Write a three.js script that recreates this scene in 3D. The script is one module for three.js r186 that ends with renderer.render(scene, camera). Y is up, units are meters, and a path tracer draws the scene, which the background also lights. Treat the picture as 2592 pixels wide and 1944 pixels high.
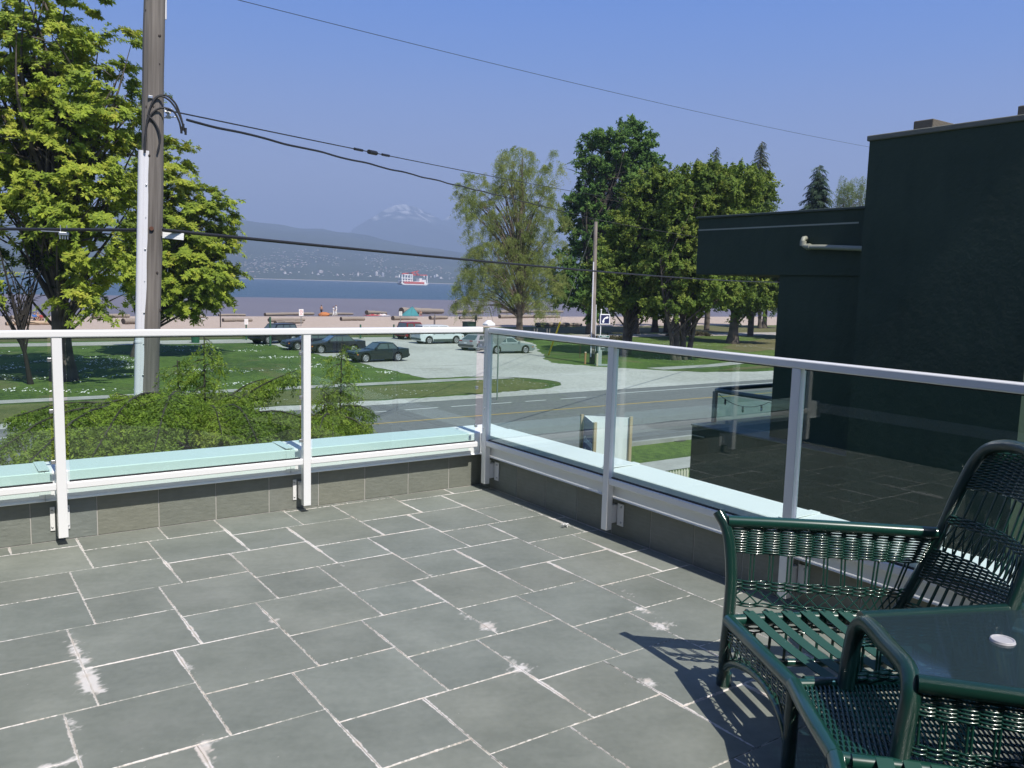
import * as THREE from 'three';
import { mergeGeometries } from 'three/addons/utils/BufferGeometryUtils.js';
import { RoundedBoxGeometry } from 'three/addons/geometries/RoundedBoxGeometry.js';
import { MarchingCubes } from 'three/addons/objects/MarchingCubes.js';

// ---------------------------------------------------------------- camera, sky, sun, haze, exposure
const scene = new THREE.Scene();
const EYE = new THREE.Vector3(-3.107, 5.7, 4.764), DECK = 5.7 - 1.3693, F = 2140.8;
const camera = new THREE.PerspectiveCamera(48.83, 4 / 3, 0.05, 60000);
camera.position.copy(EYE);
camera.rotation.set(-0.1177, -0.612, 0.0276, 'YXZ');
camera.updateMatrixWorld(true);
scene.add(camera);
const renderer = new THREE.WebGLRenderer({ antialias: true });
renderer.toneMapping = THREE.LinearToneMapping;
renderer.toneMappingExposure = 1.3;
renderer.shadowMap.enabled = true;

const V = (x, y, z) => new THREE.Vector3(x, y, z);
const C = (r, g, b) => new THREE.Color().setRGB(r, g, b);
const lerp = (a, b, t) => a + (b - a) * t, clamp = (x, a = 0, b = 1) => Math.min(b, Math.max(a, x));
const smooth = (a, b, x) => { const t = clamp((x - a) / (b - a)); return t * t * (3 - 2 * t); };

const SUN_DIR = V(-0.007, 1.33, 1).normalize();
{
  const W = 512, H = 256, data = new Float32Array(W * H * 4);
  const stops = [[-90, .30, .32, .33], [-2, .31, .345, .42], [0, .40, .44, .58], [3, .36, .405, .58], [6, .305, .365, .585], [10, .20, .30, .60], [14, .115, .245, .62], [18, .070, .205, .62], [26, .055, .155, .48], [45, .052, .105, .28], [90, .045, .085, .22]];
  for (let j = 0; j < H; j++) {
    const up = ((j + .5) / H - .5) * Math.PI, el = up * 180 / Math.PI;
    let k = 1; while (k < stops.length - 1 && stops[k][0] < el) k++;
    const a = stops[k - 1], b = stops[k], t = clamp((el - a[0]) / (b[0] - a[0]));
    for (let i = 0; i < W; i++) {
      const round = ((i + .5) / W - .5) * 2 * Math.PI, d = V(Math.cos(round) * Math.cos(up), Math.sin(up), Math.sin(round) * Math.cos(up));
      const c = d.dot(SUN_DIR), glow = el > 0 ? Math.pow(Math.max(0, c), 10) * .30 + Math.pow(Math.max(0, c), 80) * .8 : 0;
      const o = (j * W + i) * 4;
      data[o] = lerp(a[1], b[1], t) + glow; data[o + 1] = lerp(a[2], b[2], t) + glow * .95; data[o + 2] = lerp(a[3], b[3], t) + glow * .85; data[o + 3] = 1;
    }
  }
  const sky = new THREE.DataTexture(data, W, H, THREE.RGBAFormat, THREE.FloatType);
  sky.mapping = THREE.EquirectangularReflectionMapping; sky.magFilter = THREE.LinearFilter; sky.needsUpdate = true;
  scene.background = sky; scene.environment = sky;
}
const sun = new THREE.DirectionalLight(C(1, .95, .87), 5.0);
sun.name = 'sun';
sun.position.copy(SUN_DIR).multiplyScalar(120); sun.target.position.set(0, 0, 0);
sun.castShadow = true; sun.shadow.mapSize.set(4096, 4096);
Object.assign(sun.shadow.camera, { left: -160, right: 160, top: 160, bottom: -160, near: 1, far: 400 });
scene.add(sun, sun.target);
scene.fog = new THREE.FogExp2(C(.52, .68, 1.0), 0.00024);

// ---------------------------------------------------------------- helpers
let seed = 12345;
const rnd = () => { seed = (seed + 0x6d2b79f5) | 0; let t = Math.imul(seed ^ (seed >>> 15), 1 | seed); t = (t + Math.imul(t ^ (t >>> 7), 61 | t)) ^ t; return ((t ^ (t >>> 14)) >>> 0) / 4294967296; };
const rr = (a, b) => a + (b - a) * rnd();
const gauss = () => (rnd() + rnd() + rnd() + rnd() - 2) * 1.0;
// a surveyed direction of the photograph (in its 2592 x 1944 grid) as a ray from the tripod
const ray = (x, y) => V((x - 1296) / F, -(y - 972) / F, -1).applyQuaternion(camera.quaternion);
const onY = (x, y, h) => { const d = ray(x, y); return EYE.clone().addScaledVector(d, (h - EYE.y) / d.y); };
const onX = (x, y, X) => { const d = ray(x, y); return EYE.clone().addScaledVector(d, (X - EYE.x) / d.x); };
const onZ = (x, y, Z) => { const d = ray(x, y); return EYE.clone().addScaledVector(d, (Z - EYE.z) / d.z); };
const atD = (x, y, D) => { const d = ray(x, y); return EYE.clone().addScaledVector(d, D / Math.hypot(d.x, d.z)); };
const K = 2592 / 2212; // survey sheet at 2212 wide
const perPx = (x, D) => { const d = ray(x, 800); return D / Math.hypot(d.x, d.z) / F; }; // metres per native pixel there

const names = {};
function numbered(n) { if (!(n in names)) { names[n] = 0; return n; } return n + '_' + String(++names[n]).padStart(3, '0'); }
function flat(g) { // one attribute layout for merging
  if (g.index) g = g.toNonIndexed();
  if (!g.attributes.normal) g.computeVertexNormals();
  if (!g.attributes.uv) g.setAttribute('uv', new THREE.BufferAttribute(new Float32Array(g.attributes.position.count * 2), 2));
  for (const k of Object.keys(g.attributes)) if (!['position', 'normal', 'uv'].includes(k)) g.deleteAttribute(k);
  g.morphAttributes = {}; g.groups.length = 0;
  return g;
}
const merge = (list) => { list = Array.isArray(list) ? list : [list]; return list.length === 1 ? list[0] : mergeGeometries(list.map(flat)); };
function thing(name, label, category, pos = [0, 0, 0], group) {
  const o = new THREE.Group(); o.name = numbered(name); o.position.set(...(pos.isVector3 ? pos.toArray() : pos));
  o.userData = { label, category }; if (group) o.userData.group = group; scene.add(o); return o;
}
function tag(o, label, category, group) { o.userData.label = label; o.userData.category = category; if (group) o.userData.group = group; return o; }
function mesh(name, geos, mat, parent) {
  const m = new THREE.Mesh(merge(geos), mat); m.name = parent ? name : numbered(name); m.castShadow = m.receiveShadow = true; (parent ?? scene).add(m); return m;
}
function struct(name, geos, mat) { const m = mesh(name, geos, mat); m.userData.kind = 'structure'; return m; }
const mv = (g, x = 0, y = 0, z = 0) => g.translate(x, y, z);
const box = (w, h, d, x = 0, y = 0, z = 0) => new THREE.BoxGeometry(w, h, d).translate(x, y, z);
const rbox = (w, h, d, r = .004, x = 0, y = 0, z = 0, s = 1) => new RoundedBoxGeometry(w, h, d, s, Math.min(r, w * .49, h * .49, d * .49)).translate(x, y, z);
function bar(a, b, r0, r1 = r0, n = 8) { // cylinder from a to b
  const d = b.clone().sub(a), L = d.length(), g = new THREE.CylinderGeometry(r1, r0, L, n, 1);
  g.applyQuaternion(new THREE.Quaternion().setFromUnitVectors(V(0, 1, 0), d.normalize()));
  return g.translate((a.x + b.x) / 2, (a.y + b.y) / 2, (a.z + b.z) / 2);
}
function beam(a, b, w, h, up = V(0, 1, 0)) { // square bar from a to b
  const d = b.clone().sub(a), L = d.length(), x = d.normalize(), z = x.clone().cross(up).normalize(), y = z.clone().cross(x);
  const g = new THREE.BoxGeometry(L, h, w); g.applyMatrix4(new THREE.Matrix4().makeBasis(x, y, z));
  return g.translate((a.x + b.x) / 2, (a.y + b.y) / 2, (a.z + b.z) / 2);
}
function tube(pts, r0, r1 = r0, seg = 12, rad = 6, capped = true, uvScale = 1) { // tapered, smooth, capped tube through points
  const c = pts.length === 2 ? new THREE.LineCurve3(pts[0], pts[1]) : new THREE.CatmullRomCurve3(pts, false, 'centripetal');
  const fr = c.computeFrenetFrames(seg, false), P = [], N = [], U = [], I = [], L = c.getLength();
  for (let i = 0; i <= seg; i++) {
    const t = i / seg, p = c.getPointAt(t), r = typeof r0 === 'function' ? r0(t) : lerp(r0, r1, t);
    for (let j = 0; j <= rad; j++) {
      const a = j / rad * Math.PI * 2, n = fr.normals[i].clone().multiplyScalar(Math.cos(a)).addScaledVector(fr.binormals[i], Math.sin(a));
      P.push(p.x + n.x * r, p.y + n.y * r, p.z + n.z * r); N.push(n.x, n.y, n.z); U.push(j / rad, t * L * uvScale);
    }
  }
  for (let i = 0; i < seg; i++) for (let j = 0; j < rad; j++) { const a = i * (rad + 1) + j, b = a + rad + 1; I.push(a, a + 1, b, b, a + 1, b + 1); }
  if (capped) for (const [i, s] of [[0, -1], [seg, 1]]) {
    const p = c.getPointAt(i / seg), t = fr.tangents[i], o = P.length / 3;
    P.push(p.x, p.y, p.z); N.push(t.x * s, t.y * s, t.z * s); U.push(0, 0);
    for (let j = 0; j <= rad; j++) { const q = (i * (rad + 1) + j) * 3; P.push(P[q], P[q + 1], P[q + 2]); N.push(t.x * s, t.y * s, t.z * s); U.push(0, 0); }
    for (let j = 0; j < rad; j++) s > 0 ? I.push(o, o + 1 + j, o + 2 + j) : I.push(o, o + 2 + j, o + 1 + j);
  }
  const g = new THREE.BufferGeometry();
  g.setAttribute('position', new THREE.Float32BufferAttribute(P, 3)); g.setAttribute('normal', new THREE.Float32BufferAttribute(N, 3)); g.setAttribute('uv', new THREE.Float32BufferAttribute(U, 2)); g.setIndex(I);
  return g;
}
function prism(outline, depth, bevel = 0) { // outline [[x,y]...] extruded along z, centred
  const s = new THREE.Shape(outline.map(([x, y]) => new THREE.Vector2(x, y)));
  const g = new THREE.ExtrudeGeometry(s, { depth: depth - 2 * bevel, bevelEnabled: bevel > 0, bevelSize: bevel, bevelThickness: bevel, bevelSegments: 2, bevelOffset: -bevel, curveSegments: 8 });
  return g.translate(0, 0, -(depth - 2 * bevel) / 2);
}
// sheet lying at height y with uv in metres
function sheet(poly, y) {
  const s = new THREE.Shape(poly.map(([x, z]) => new THREE.Vector2(x, -z))), g = new THREE.ShapeGeometry(s);
  g.rotateX(-Math.PI / 2).translate(0, y, 0);
  const p = g.attributes.position, u = g.attributes.uv;
  for (let i = 0; i < p.count; i++) u.setXY(i, p.getX(i), p.getZ(i));
  return g;
}
function quadMesh(P, uv) { // list of corner arrays a,b,c,d
  const pos = [], u = [], I = [];
  P.forEach((q, k) => { q.forEach((p) => pos.push(p.x, p.y, p.z)); u.push(0, 0, 1, 0, 1, 1, 0, 1); const o = k * 4; I.push(o, o + 1, o + 2, o, o + 2, o + 3); });
  const g = new THREE.BufferGeometry(); g.setAttribute('position', new THREE.Float32BufferAttribute(pos, 3)); g.setAttribute('uv', new THREE.Float32BufferAttribute(u, 2)); g.setIndex(I); g.computeVertexNormals(); return g;
}
// ---------------------------------------------------------------- noise and textures
const HASH = new Float32Array(65536); for (let i = 0; i < 65536; i++) HASH[i] = rnd();
function noise(x, y, p = 256, s = 0) { // value noise with period p
  const ix = Math.floor(x), iy = Math.floor(y), fx = x - ix, fy = y - iy, u = fx * fx * (3 - 2 * fx), v = fy * fy * (3 - 2 * fy);
  const m = (a) => ((a % p) + p) % p, x0 = m(ix), x1 = m(ix + 1), y0 = m(iy), y1 = m(iy + 1);
  const h = (a, b) => HASH[(a * 197 + b * 4099 + s * 7919) & 65535];
  const a = h(x0, y0), b = h(x1, y0), c = h(x0, y1), d = h(x1, y1);
  return a + (b - a) * u + (c - a) * v + (a - b - c + d) * u * v;
}
function fbm(x, y, p = 256, o = 4, s = 0) { let t = 0, a = .5, n = 0; for (let i = 0; i < o; i++) { t += a * noise(x, y, p, s + i); n += a; x *= 2; y *= 2; p *= 2; a *= .5; } return t / n; }
const enc = (x) => { x = clamp(x); return Math.round(255 * (x <= .0031308 ? 12.92 * x : 1.055 * Math.pow(x, 1 / 2.4) - .055)); };
function tex(w, h, fn, { srgb = true, repeat = [1, 1], wrap = true } = {}) { // fn(u, v) -> [r, g, b] linear, or a number
  const d = new Uint8Array(w * h * 4);
  for (let j = 0; j < h; j++) for (let i = 0; i < w; i++) {
    const c = fn((i + .5) / w, (j + .5) / h, i, j), o = (j * w + i) * 4;
    if (typeof c === 'number') d[o] = d[o + 1] = d[o + 2] = srgb ? enc(c) : Math.round(255 * clamp(c));
    else for (let k = 0; k < 3; k++) d[o + k] = srgb ? enc(c[k]) : Math.round(255 * clamp(c[k]));
    d[o + 3] = 255;
  }
  const t = new THREE.DataTexture(d, w, h, THREE.RGBAFormat); t.magFilter = THREE.LinearFilter; t.minFilter = THREE.LinearMipmapLinearFilter; t.generateMipmaps = true;
  t.wrapS = t.wrapT = wrap ? THREE.RepeatWrapping : THREE.ClampToEdgeWrapping; t.repeat.set(...repeat);
  if (srgb) t.colorSpace = THREE.SRGBColorSpace; t.needsUpdate = true; return t;
}
const std = (o) => new THREE.MeshStandardMaterial(o), phys = (o) => new THREE.MeshPhysicalMaterial(o);
function canvasTex(w, h, draw) { const c = document.createElement('canvas'); c.width = w; c.height = h; const g = c.getContext('2d'); draw(g, w, h); const t = new THREE.CanvasTexture(c); t.colorSpace = THREE.SRGBColorSpace; return t; }
const mixc = (a, b, t) => [lerp(a[0], b[0], t), lerp(a[1], b[1], t), lerp(a[2], b[2], t)];
// ---------------------------------------------------------------- materials
const T = {};
T.bumpFine = tex(256, 256, (u, v) => fbm(u * 32, v * 32, 32, 3, 5), { srgb: false });
T.stucco = tex(512, 512, (u, v) => .55 * fbm(u * 48, v * 48, 48, 3, 9) + .3 * fbm(u * 12, v * 10, 2, 4, 13) + .15 * noise(u * 180, v * 180, 180, 3), { srgb: false });
T.stuccoCol = tex(512, 512, (u, v) => { const n = fbm(u * 6, v * 6, 6, 5, 21), m = fbm(u * 40, v * 12, 4, 3, 27); return mixc([.027, .043, .028], [.050, .070, .046], clamp(n * 1.2 - .1 + (m - .5) * .3)); });
T.wood = tex(256, 1024, (u, v) => { const g = fbm(u * 40, v * 5, 5, 4, 31), c = fbm(u * 8, v * 2, 2, 4, 35), k = noise(u * 30, v * 12, 2, 37) > .86 ? .55 : 1; return mixc([.085, .074, .066], [.27, .24, .215], clamp(g * .9 + c * .5 - .25)).map((x) => x * k); });
T.woodBump = tex(256, 512, (u, v) => fbm(u * 48, v * 4, 4, 4, 31), { srgb: false });
T.bark = tex(256, 256, (u, v) => mixc([.045, .036, .028], [.17, .145, .12], fbm(u * 14, v * 6, 2, 4, 41)));
T.barkBump = tex(256, 256, (u, v) => fbm(u * 16, v * 6, 2, 4, 41), { srgb: false });
T.wrap = tex(16, 64, (u, v) => .5 + .5 * Math.sin(v * 16 * Math.PI * 2), { srgb: false });

const M = {
  white: phys({ color: C(.80, .80, .80), roughness: .32, clearcoat: .3, clearcoatRoughness: .25 }),
  capMetal: std({ color: C(.78, .80, .80), roughness: .45, bumpMap: T.bumpFine, bumpScale: .0004 }),
  glass: phys({ color: C(.885, .965, .945), roughness: 0, metalness: 0, transmission: 1, thickness: 0, ior: 1.5 }),
  gasket: std({ color: C(.02, .022, .024), roughness: .6 }),
  steel: phys({ color: C(.55, .56, .57), roughness: .35, metalness: .9 }),
  black: std({ color: C(.015, .015, .016), roughness: .5 }),
  stucco: std({ color: C(1, 1, 1), map: T.stuccoCol, roughness: .85, bumpMap: T.stucco, bumpScale: .006 }),
  greenTrim: std({ color: C(.05, .066, .055), roughness: .6 }),
  pole: std({ map: T.wood, roughness: .9, bumpMap: T.woodBump, bumpScale: .012 }),
  bark: std({ map: T.bark, roughness: .95, bumpMap: T.barkBump, bumpScale: .03 }),
  pvc: phys({ color: C(.72, .71, .74), roughness: .4 }),
  cable: std({ color: C(.02, .02, .022), roughness: .55 }),
  wicker: phys({ color: C(.008, .052, .038), roughness: .30, clearcoat: 1, clearcoatRoughness: .12, specularIntensity: 1 }),
  wickerWrap: phys({ color: C(.008, .051, .037), roughness: .28, clearcoat: .7, clearcoatRoughness: .15, bumpMap: T.wrap, bumpScale: .0022 }),
  strap: std({ color: C(.024, .082, .066), roughness: .55, bumpMap: T.bumpFine, bumpScale: .0005 }),
};
M.stucco.map.repeat.set(.3, .3); M.stucco.bumpMap = T.stucco.clone(); M.stucco.bumpMap.repeat.set(.42, .42); M.stucco.bumpMap.needsUpdate = true;
M.pole.map.repeat.set(1, .22); M.pole.bumpMap.repeat.set(1, .3);
M.bark.map.repeat.set(2, .4); M.bark.bumpMap.repeat.set(2, .4);
M.wickerWrap.bumpMap.repeat.set(1, 9);
// box faces with uv in metres (for walls)
function wallBox(w, h, d, x, y, z) {
  const g = new THREE.BoxGeometry(w, h, d), p = g.attributes.position, n = g.attributes.normal, u = g.attributes.uv; g.translate(x, y, z);
  for (let i = 0; i < p.count; i++) Math.abs(n.getX(i)) > .5 ? u.setXY(i, p.getZ(i), p.getY(i)) : Math.abs(n.getY(i)) > .5 ? u.setXY(i, p.getX(i), p.getZ(i)) : u.setXY(i, p.getX(i), p.getY(i));
  return g;
}
// ---------------------------------------------------------------- the roof deck: slate floor, tiled parapets, glass railings
const XL = -3.65, ZN = 5.2; // deck runs from XL to 0 and from 0 to ZN
const TA = .4064 * .983, TB = .3048 * .983, TO = [-.9974, 1.8357];
const tileRects = [];
for (let i = -16; i <= 16; i++) for (let j = -16; j <= 16; j++) {
  const sx = TO[0] - i * TA + j * TB, sz = TO[1] + i * TB + j * TA;
  for (const r of [[sx - TB, sz, sx, sz + TB], [sx, sz, sx + TA, sz + TA]]) {
    const q = [Math.max(r[0], XL), Math.max(r[1], 0), Math.min(r[2], 0), Math.min(r[3], ZN)];
    if (q[2] - q[0] > .004 && q[3] - q[1] > .004) tileRects.push(q);
  }
}
{
  // slate colour, white ragged joints and lime stains over 4.4 m x 4.4 m
  const N = 2048, S = 4.4, grid = new Float32Array(N * N).fill(9), id = new Int16Array(N * N).fill(-1);
  tileRects.forEach((r, k) => {
    const x0 = Math.floor((r[0] + S) / S * N), x1 = Math.ceil((r[2] + S) / S * N), z0 = Math.floor(r[1] / S * N), z1 = Math.ceil(r[3] / S * N);
    for (let j = Math.max(0, z0); j < Math.min(N, z1); j++) for (let i = Math.max(0, x0); i < Math.min(N, x1); i++) {
      const x = (i + .5) / N * S - S, z = (j + .5) / N * S;
      const dx = Math.min(x - r[0], r[2] - x), dz = Math.min(z - r[1], r[3] - z);
      grid[j * N + i] = dx < dz ? dx : -dz - 1e-6; id[j * N + i] = k;   // sign tells which joint is nearer
    }
  });
  const tone = tileRects.map(() => [rnd(), rnd(), rnd()]);
  // lime stains: where the photograph shows them, [x, z, reach along x, reach along z, strength]
  const spot = (px, py, ax, az, s) => { const p = onY(px, py, DECK); return [p.x, p.z, ax, az, s]; };
  const spots = [spot(225, 1722, .05, .13, 1.5), spot(262, 1740, .07, .05, 1.15), spot(190, 1640, .05, .16, .8), spot(215, 1670, .05, .04, 1), spot(480, 1690, .03, .07, .8), spot(700, 1570, .05, .025, .8), spot(1237, 1585, .07, .06, 1.1), spot(1180, 1560, .035, .1, .7),
    spot(1322, 1690, .07, .045, 1.15), spot(1300, 1672, .04, .08, .7), spot(1400, 1660, .12, .035, .45), spot(1690, 1580, .10, .06, 1.2), spot(1640, 1550, .04, .13, 1.0), spot(1590, 1500, .04, .12, .9), spot(1740, 1560, .08, .06, .6), spot(1640, 1725, .045, .05, 1), spot(330, 1900, .14, .03, .6),
    spot(190, 1830, .03, .09, .9), spot(520, 1890, .03, .10, 1), spot(868, 1432, .014, .03, .9), spot(1090, 1455, .05, .02, .6), spot(200, 1480, .05, .015, .6), spot(640, 1312, .03, .012, .9), spot(560, 1880, .05, .03, .5), spot(140, 1935, .12, .03, .9), spot(1105, 1760, .06, .02, .6)];
  const white = [.70, .67, .65];
  T.floor = tex(N, N, (u, v, i, j) => {
    const k = j * N + i, t = Math.max(0, id[k]), x = u * S - S, z = v * S, g = grid[k], d = Math.abs(g), alongZ = g > 0;
    const q = tone[t], n = fbm(x * 5 + q[0] * 40 + 300, z * 5 + q[1] * 40, 4096, 4, 51), f = fbm(x * 60 + 900, z * 60, 8192, 3, 57), streak = fbm(x * 9 + z * 4 + q[2] * 60 + 500, z * 38 - x * 16 + 700, 8192, 3, 61);
    let c = mixc([.158, .174, .152], [.226, .243, .216], clamp(.45 + (n - .5) * 1.25 + (streak - .5) * .34 + (f - .5) * .5));
    c = c.map((a, m) => a * (.94 + .12 * q[0]) * (m === 0 ? .985 + .03 * q[1] : m === 2 ? 1.01 - .035 * q[1] : 1));
    const e = fbm(x * 110 + 900, z * 110, 8192, 3, 71), w0 = fbm(x * 3.1 + 40, z * 3.1, 4096, 3, 75), w1 = noise(x * 26 + 700, z * 26, 4096, 77);
    let edge = alongZ ? .0026 + .0054 * smooth(.45, .8, w0) + .0065 * (w1 - .4) * smooth(.4, .7, w0) : .0018 + .0026 * smooth(.4, .85, w0) + .002 * (w1 - .5);
    let a = 1 - smooth(edge * .7, edge * 1.25 + .001, d + (e - .5) * .006);
    let lime = 0;
    for (const s of spots) { const dx = (x - s[0]) / s[2], dz = (z - s[1]) / s[3], r = dx * dx + dz * dz; if (r < 4) lime = Math.max(lime, s[4] * Math.exp(-r * 1.1)); }
    if (lime > .03) { const fl = fbm(x * 55 + z * 30 + 900, z * 70 + 400, 8192, 4, 81), near = Math.exp(-d * 22); a = Math.max(a, smooth(.62, 1.2, lime * (.34 + .85 * near) + (fl - .5) * 1.1 + .16) * .85); }
    const speck = noise(x * 240 + 5000, z * 240 + 5000, 8192, 91); if (speck > .9965) a = Math.max(a, .75);
    const dust = smooth(.62, .9, fbm(x * 2.3 + 77, z * 2.3, 4096, 4, 95)) * .12;
    c = mixc(c, [.32, .32, .31], dust);
    return mixc(c, mixc(white, [.55, .47, .40], .5 * smooth(.5, .8, w1)), a);
  }, { wrap: true });
}
T.cleft = tex(1024, 1024, (u, v) => .5 * fbm(u * 9, v * 22, 1, 5, 101) + .5 * fbm(u * 60, v * 60, 60, 3, 105), { srgb: false, repeat: [.8, .8] });
M.slate = std({ map: T.floor, roughness: .62, bumpMap: T.cleft, bumpScale: .0035 });
{
  const deck = new THREE.Group(); deck.name = 'deck_floor'; deck.position.set(0, DECK, 0); deck.userData.kind = 'structure'; scene.add(deck);
  const bed = new THREE.PlaneGeometry(-XL, ZN).rotateX(-Math.PI / 2).translate(XL / 2, -.0035, ZN / 2);
  const grout = tex(256, 256, (u, v) => mixc([.40, .38, .35], [.62, .60, .57], fbm(u * 40, v * 40, 40, 3, 111))); grout.repeat.set(6, 6);
  mesh('grout', bed, std({ map: grout, roughness: .95 }), deck);
  for (const r of tileRects) {
    if (r[1] > 4.9) continue;
    const P = [], out = [], n = (L) => Math.max(2, Math.round(L / .045));
    const side = (ax, az, bx, bz) => { const m = n(Math.hypot(bx - ax, bz - az)), L = Math.hypot(bx - ax, bz - az), nx = -(bz - az) / L, nz = (bx - ax) / L; for (let k = 0; k < m; k++) { const t = k / m, j = k ? rr(.0012, .0026) : .0020; out.push([lerp(ax, bx, t) + nx * j, lerp(az, bz, t) + nz * j]); } };
    side(r[0], r[1], r[2], r[1]); side(r[2], r[1], r[2], r[3]); side(r[2], r[3], r[0], r[3]); side(r[0], r[3], r[0], r[1]);
    const cx = (r[0] + r[2]) / 2, cz = (r[1] + r[3]) / 2, y0 = rr(-.0008, .0004), tx = rr(-.0016, .0016), tz = rr(-.0016, .0016);
    const ring = (inset, dy) => out.map(([x, z]) => { const dx = cx - x, dz = cz - z, l = Math.hypot(dx, dz); return V(x + dx / l * inset, y0 + dy + (x - cx) * tx + (z - cz) * tz, z + dz / l * inset); });
    const R = [ring(.0016, 0), ring(0, -.0014), ring(-.0002, -.01)], m = out.length, pos = [], uv = [], I = [];
    const put = (p) => { pos.push(p.x, p.y, p.z); uv.push((p.x + 4.4) / 4.4, p.z / 4.4); };
    put(V(cx, y0, cz)); R[0].forEach(put); for (let k = 0; k < m; k++) I.push(0, 1 + (k + 1) % m, 1 + k);
    for (let q = 0; q < 2; q++) { const o = pos.length / 3; R[q].forEach(put); R[q + 1].forEach(put); for (let k = 0; k < m; k++) { const a = o + k, b = o + (k + 1) % m; I.push(a, b, a + m, b, b + m, a + m); } }
    const g = new THREE.BufferGeometry(); g.setAttribute('position', new THREE.Float32BufferAttribute(pos, 3)); g.setAttribute('uv', new THREE.Float32BufferAttribute(uv, 2)); g.setIndex(I); g.computeVertexNormals();
    mesh('tile', g, M.slate, deck);
  }
}
// parapets: core wall, slate skirting tiles, folded metal cap
T.wallSlate = tex(1024, 512, (u, v) => { const n = fbm(u * 14, v * 5, 1, 5, 121), s = fbm(u * 20 + v * 12, v * 44, 4, 4, 125); return mixc([.168, .178, .155], [.240, .250, .222], clamp(.5 + (n - .5) * 1.0 + (s - .5) * .5)); });
function slateTint(k) { return std({ map: T.wallSlate, color: C(...[[1, 1, 1], [.94, .99, 1.03], [1.02, 1.0, .93], [.97, 1.0, 1.0], [.92, .93, .90]][k % 5]), roughness: .6, bumpMap: T.cleft, bumpScale: .0025 }); }
const slateMats = [0, 1, 2, 3, 4].map(slateTint);
const groutMat = std({ color: C(.42, .41, .38), roughness: .95 });
function mirrored(g, on) {
  if (on === 2) return g.applyMatrix4(new THREE.Matrix4().set(0, 0, 1, XL, 0, 1, 0, 0, -1, 0, 0, 0, 0, 0, 0, 1)); // the same piece along the other wall
  if (!on) return g; g = g.index ? g.toNonIndexed() : g; g.applyMatrix4(new THREE.Matrix4().set(0, 0, -1, 0, 0, 1, 0, 0, -1, 0, 0, 0, 0, 0, 0, 1));
  for (const k of Object.keys(g.attributes)) { const a = g.attributes[k], n = a.itemSize; for (let i = 0; i < a.count; i += 3) for (let c = 0; c < n; c++) { const t = a.array[(i + 1) * n + c]; a.array[(i + 1) * n + c] = a.array[(i + 2) * n + c]; a.array[(i + 2) * n + c] = t; } }
  return g;
}
function parapet(name, label, length, joints, caps, other) { // built along local -x from the corner, facing +z
  const p = thing(name, label, 'parapet', [0, DECK, 0]);
  mesh('wall', mirrored(box(length + (other ? 0 : .19), .6, .17, -length / 2 + (other ? 0 : .095), -.085, -.0885), other), groutMat, p);
  for (let k = 0; k < joints.length - 1; k++) {
    const x0 = joints[k] - .0025, x1 = joints[k + 1] + .0025, w = x0 - x1; if (w < .01) continue;
    const g = rbox(w, .232, .014, .0015, (x0 + x1) / 2, .118, -.008), q = g.attributes.position, uv = g.attributes.uv, o = rnd() * 3; for (let i = 0; i < q.count; i++) uv.setXY(i, q.getX(i) + o, q.getY(i) * 2 + o);
    mesh('tile', mirrored(g, other), slateMats[Math.floor(rnd() * 5)], p);
  }
  // cap: front face, sloping top, drip lip, in lengths with a seam strip over each joint
  for (let k = 0; k < caps.length - 1; k++) {
    const x0 = caps[k] - .001, x1 = caps[k + 1] + .001, L = x0 - x1;
    const prof = [[.030, .228], [.030, .363], [.026, .367], [-.205, .374], [-.209, .371], [-.209, .225], [-.203, .225], [-.203, .366], [.022, .358], [.022, .240], [.036, .224], [.040, .219], [.044, .222]];
    const g = prism(prof.map(([z, y]) => [z, y]), L); g.rotateY(-Math.PI / 2); // x->z
    mesh('cap', mirrored(g.translate((x0 + x1) / 2, 0, 0), other), M.capMetal, p);
    if (k) mesh('cap_seam', mirrored(merge([box(.05, .004, .236, x0, .3765, -.0905), box(.05, .132, .0025, x0, .298, .0325)]), other), M.capMetal, p);
  }
  return p;
}
const jl = [0]; for (let k = 0; k < 12; k++) jl.push(Math.max(-3.65, -.2563 - .305 * k));
parapet('parapet_wall', 'low slate tiled parapet with pale metal cap facing the sun', 3.65, jl, [.209, -1.36, -2.63, -3.84]);
const jr = [0, -.115]; for (let k = 0; k < 17; k++) jr.push(-.42 - .3055 * k);
parapet('parapet_wall', 'low slate tiled parapet in shade beside the wicker settee', 5.2, jr, [-.034, -1.3, -2.48, -3.66, -5.2], true);

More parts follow.
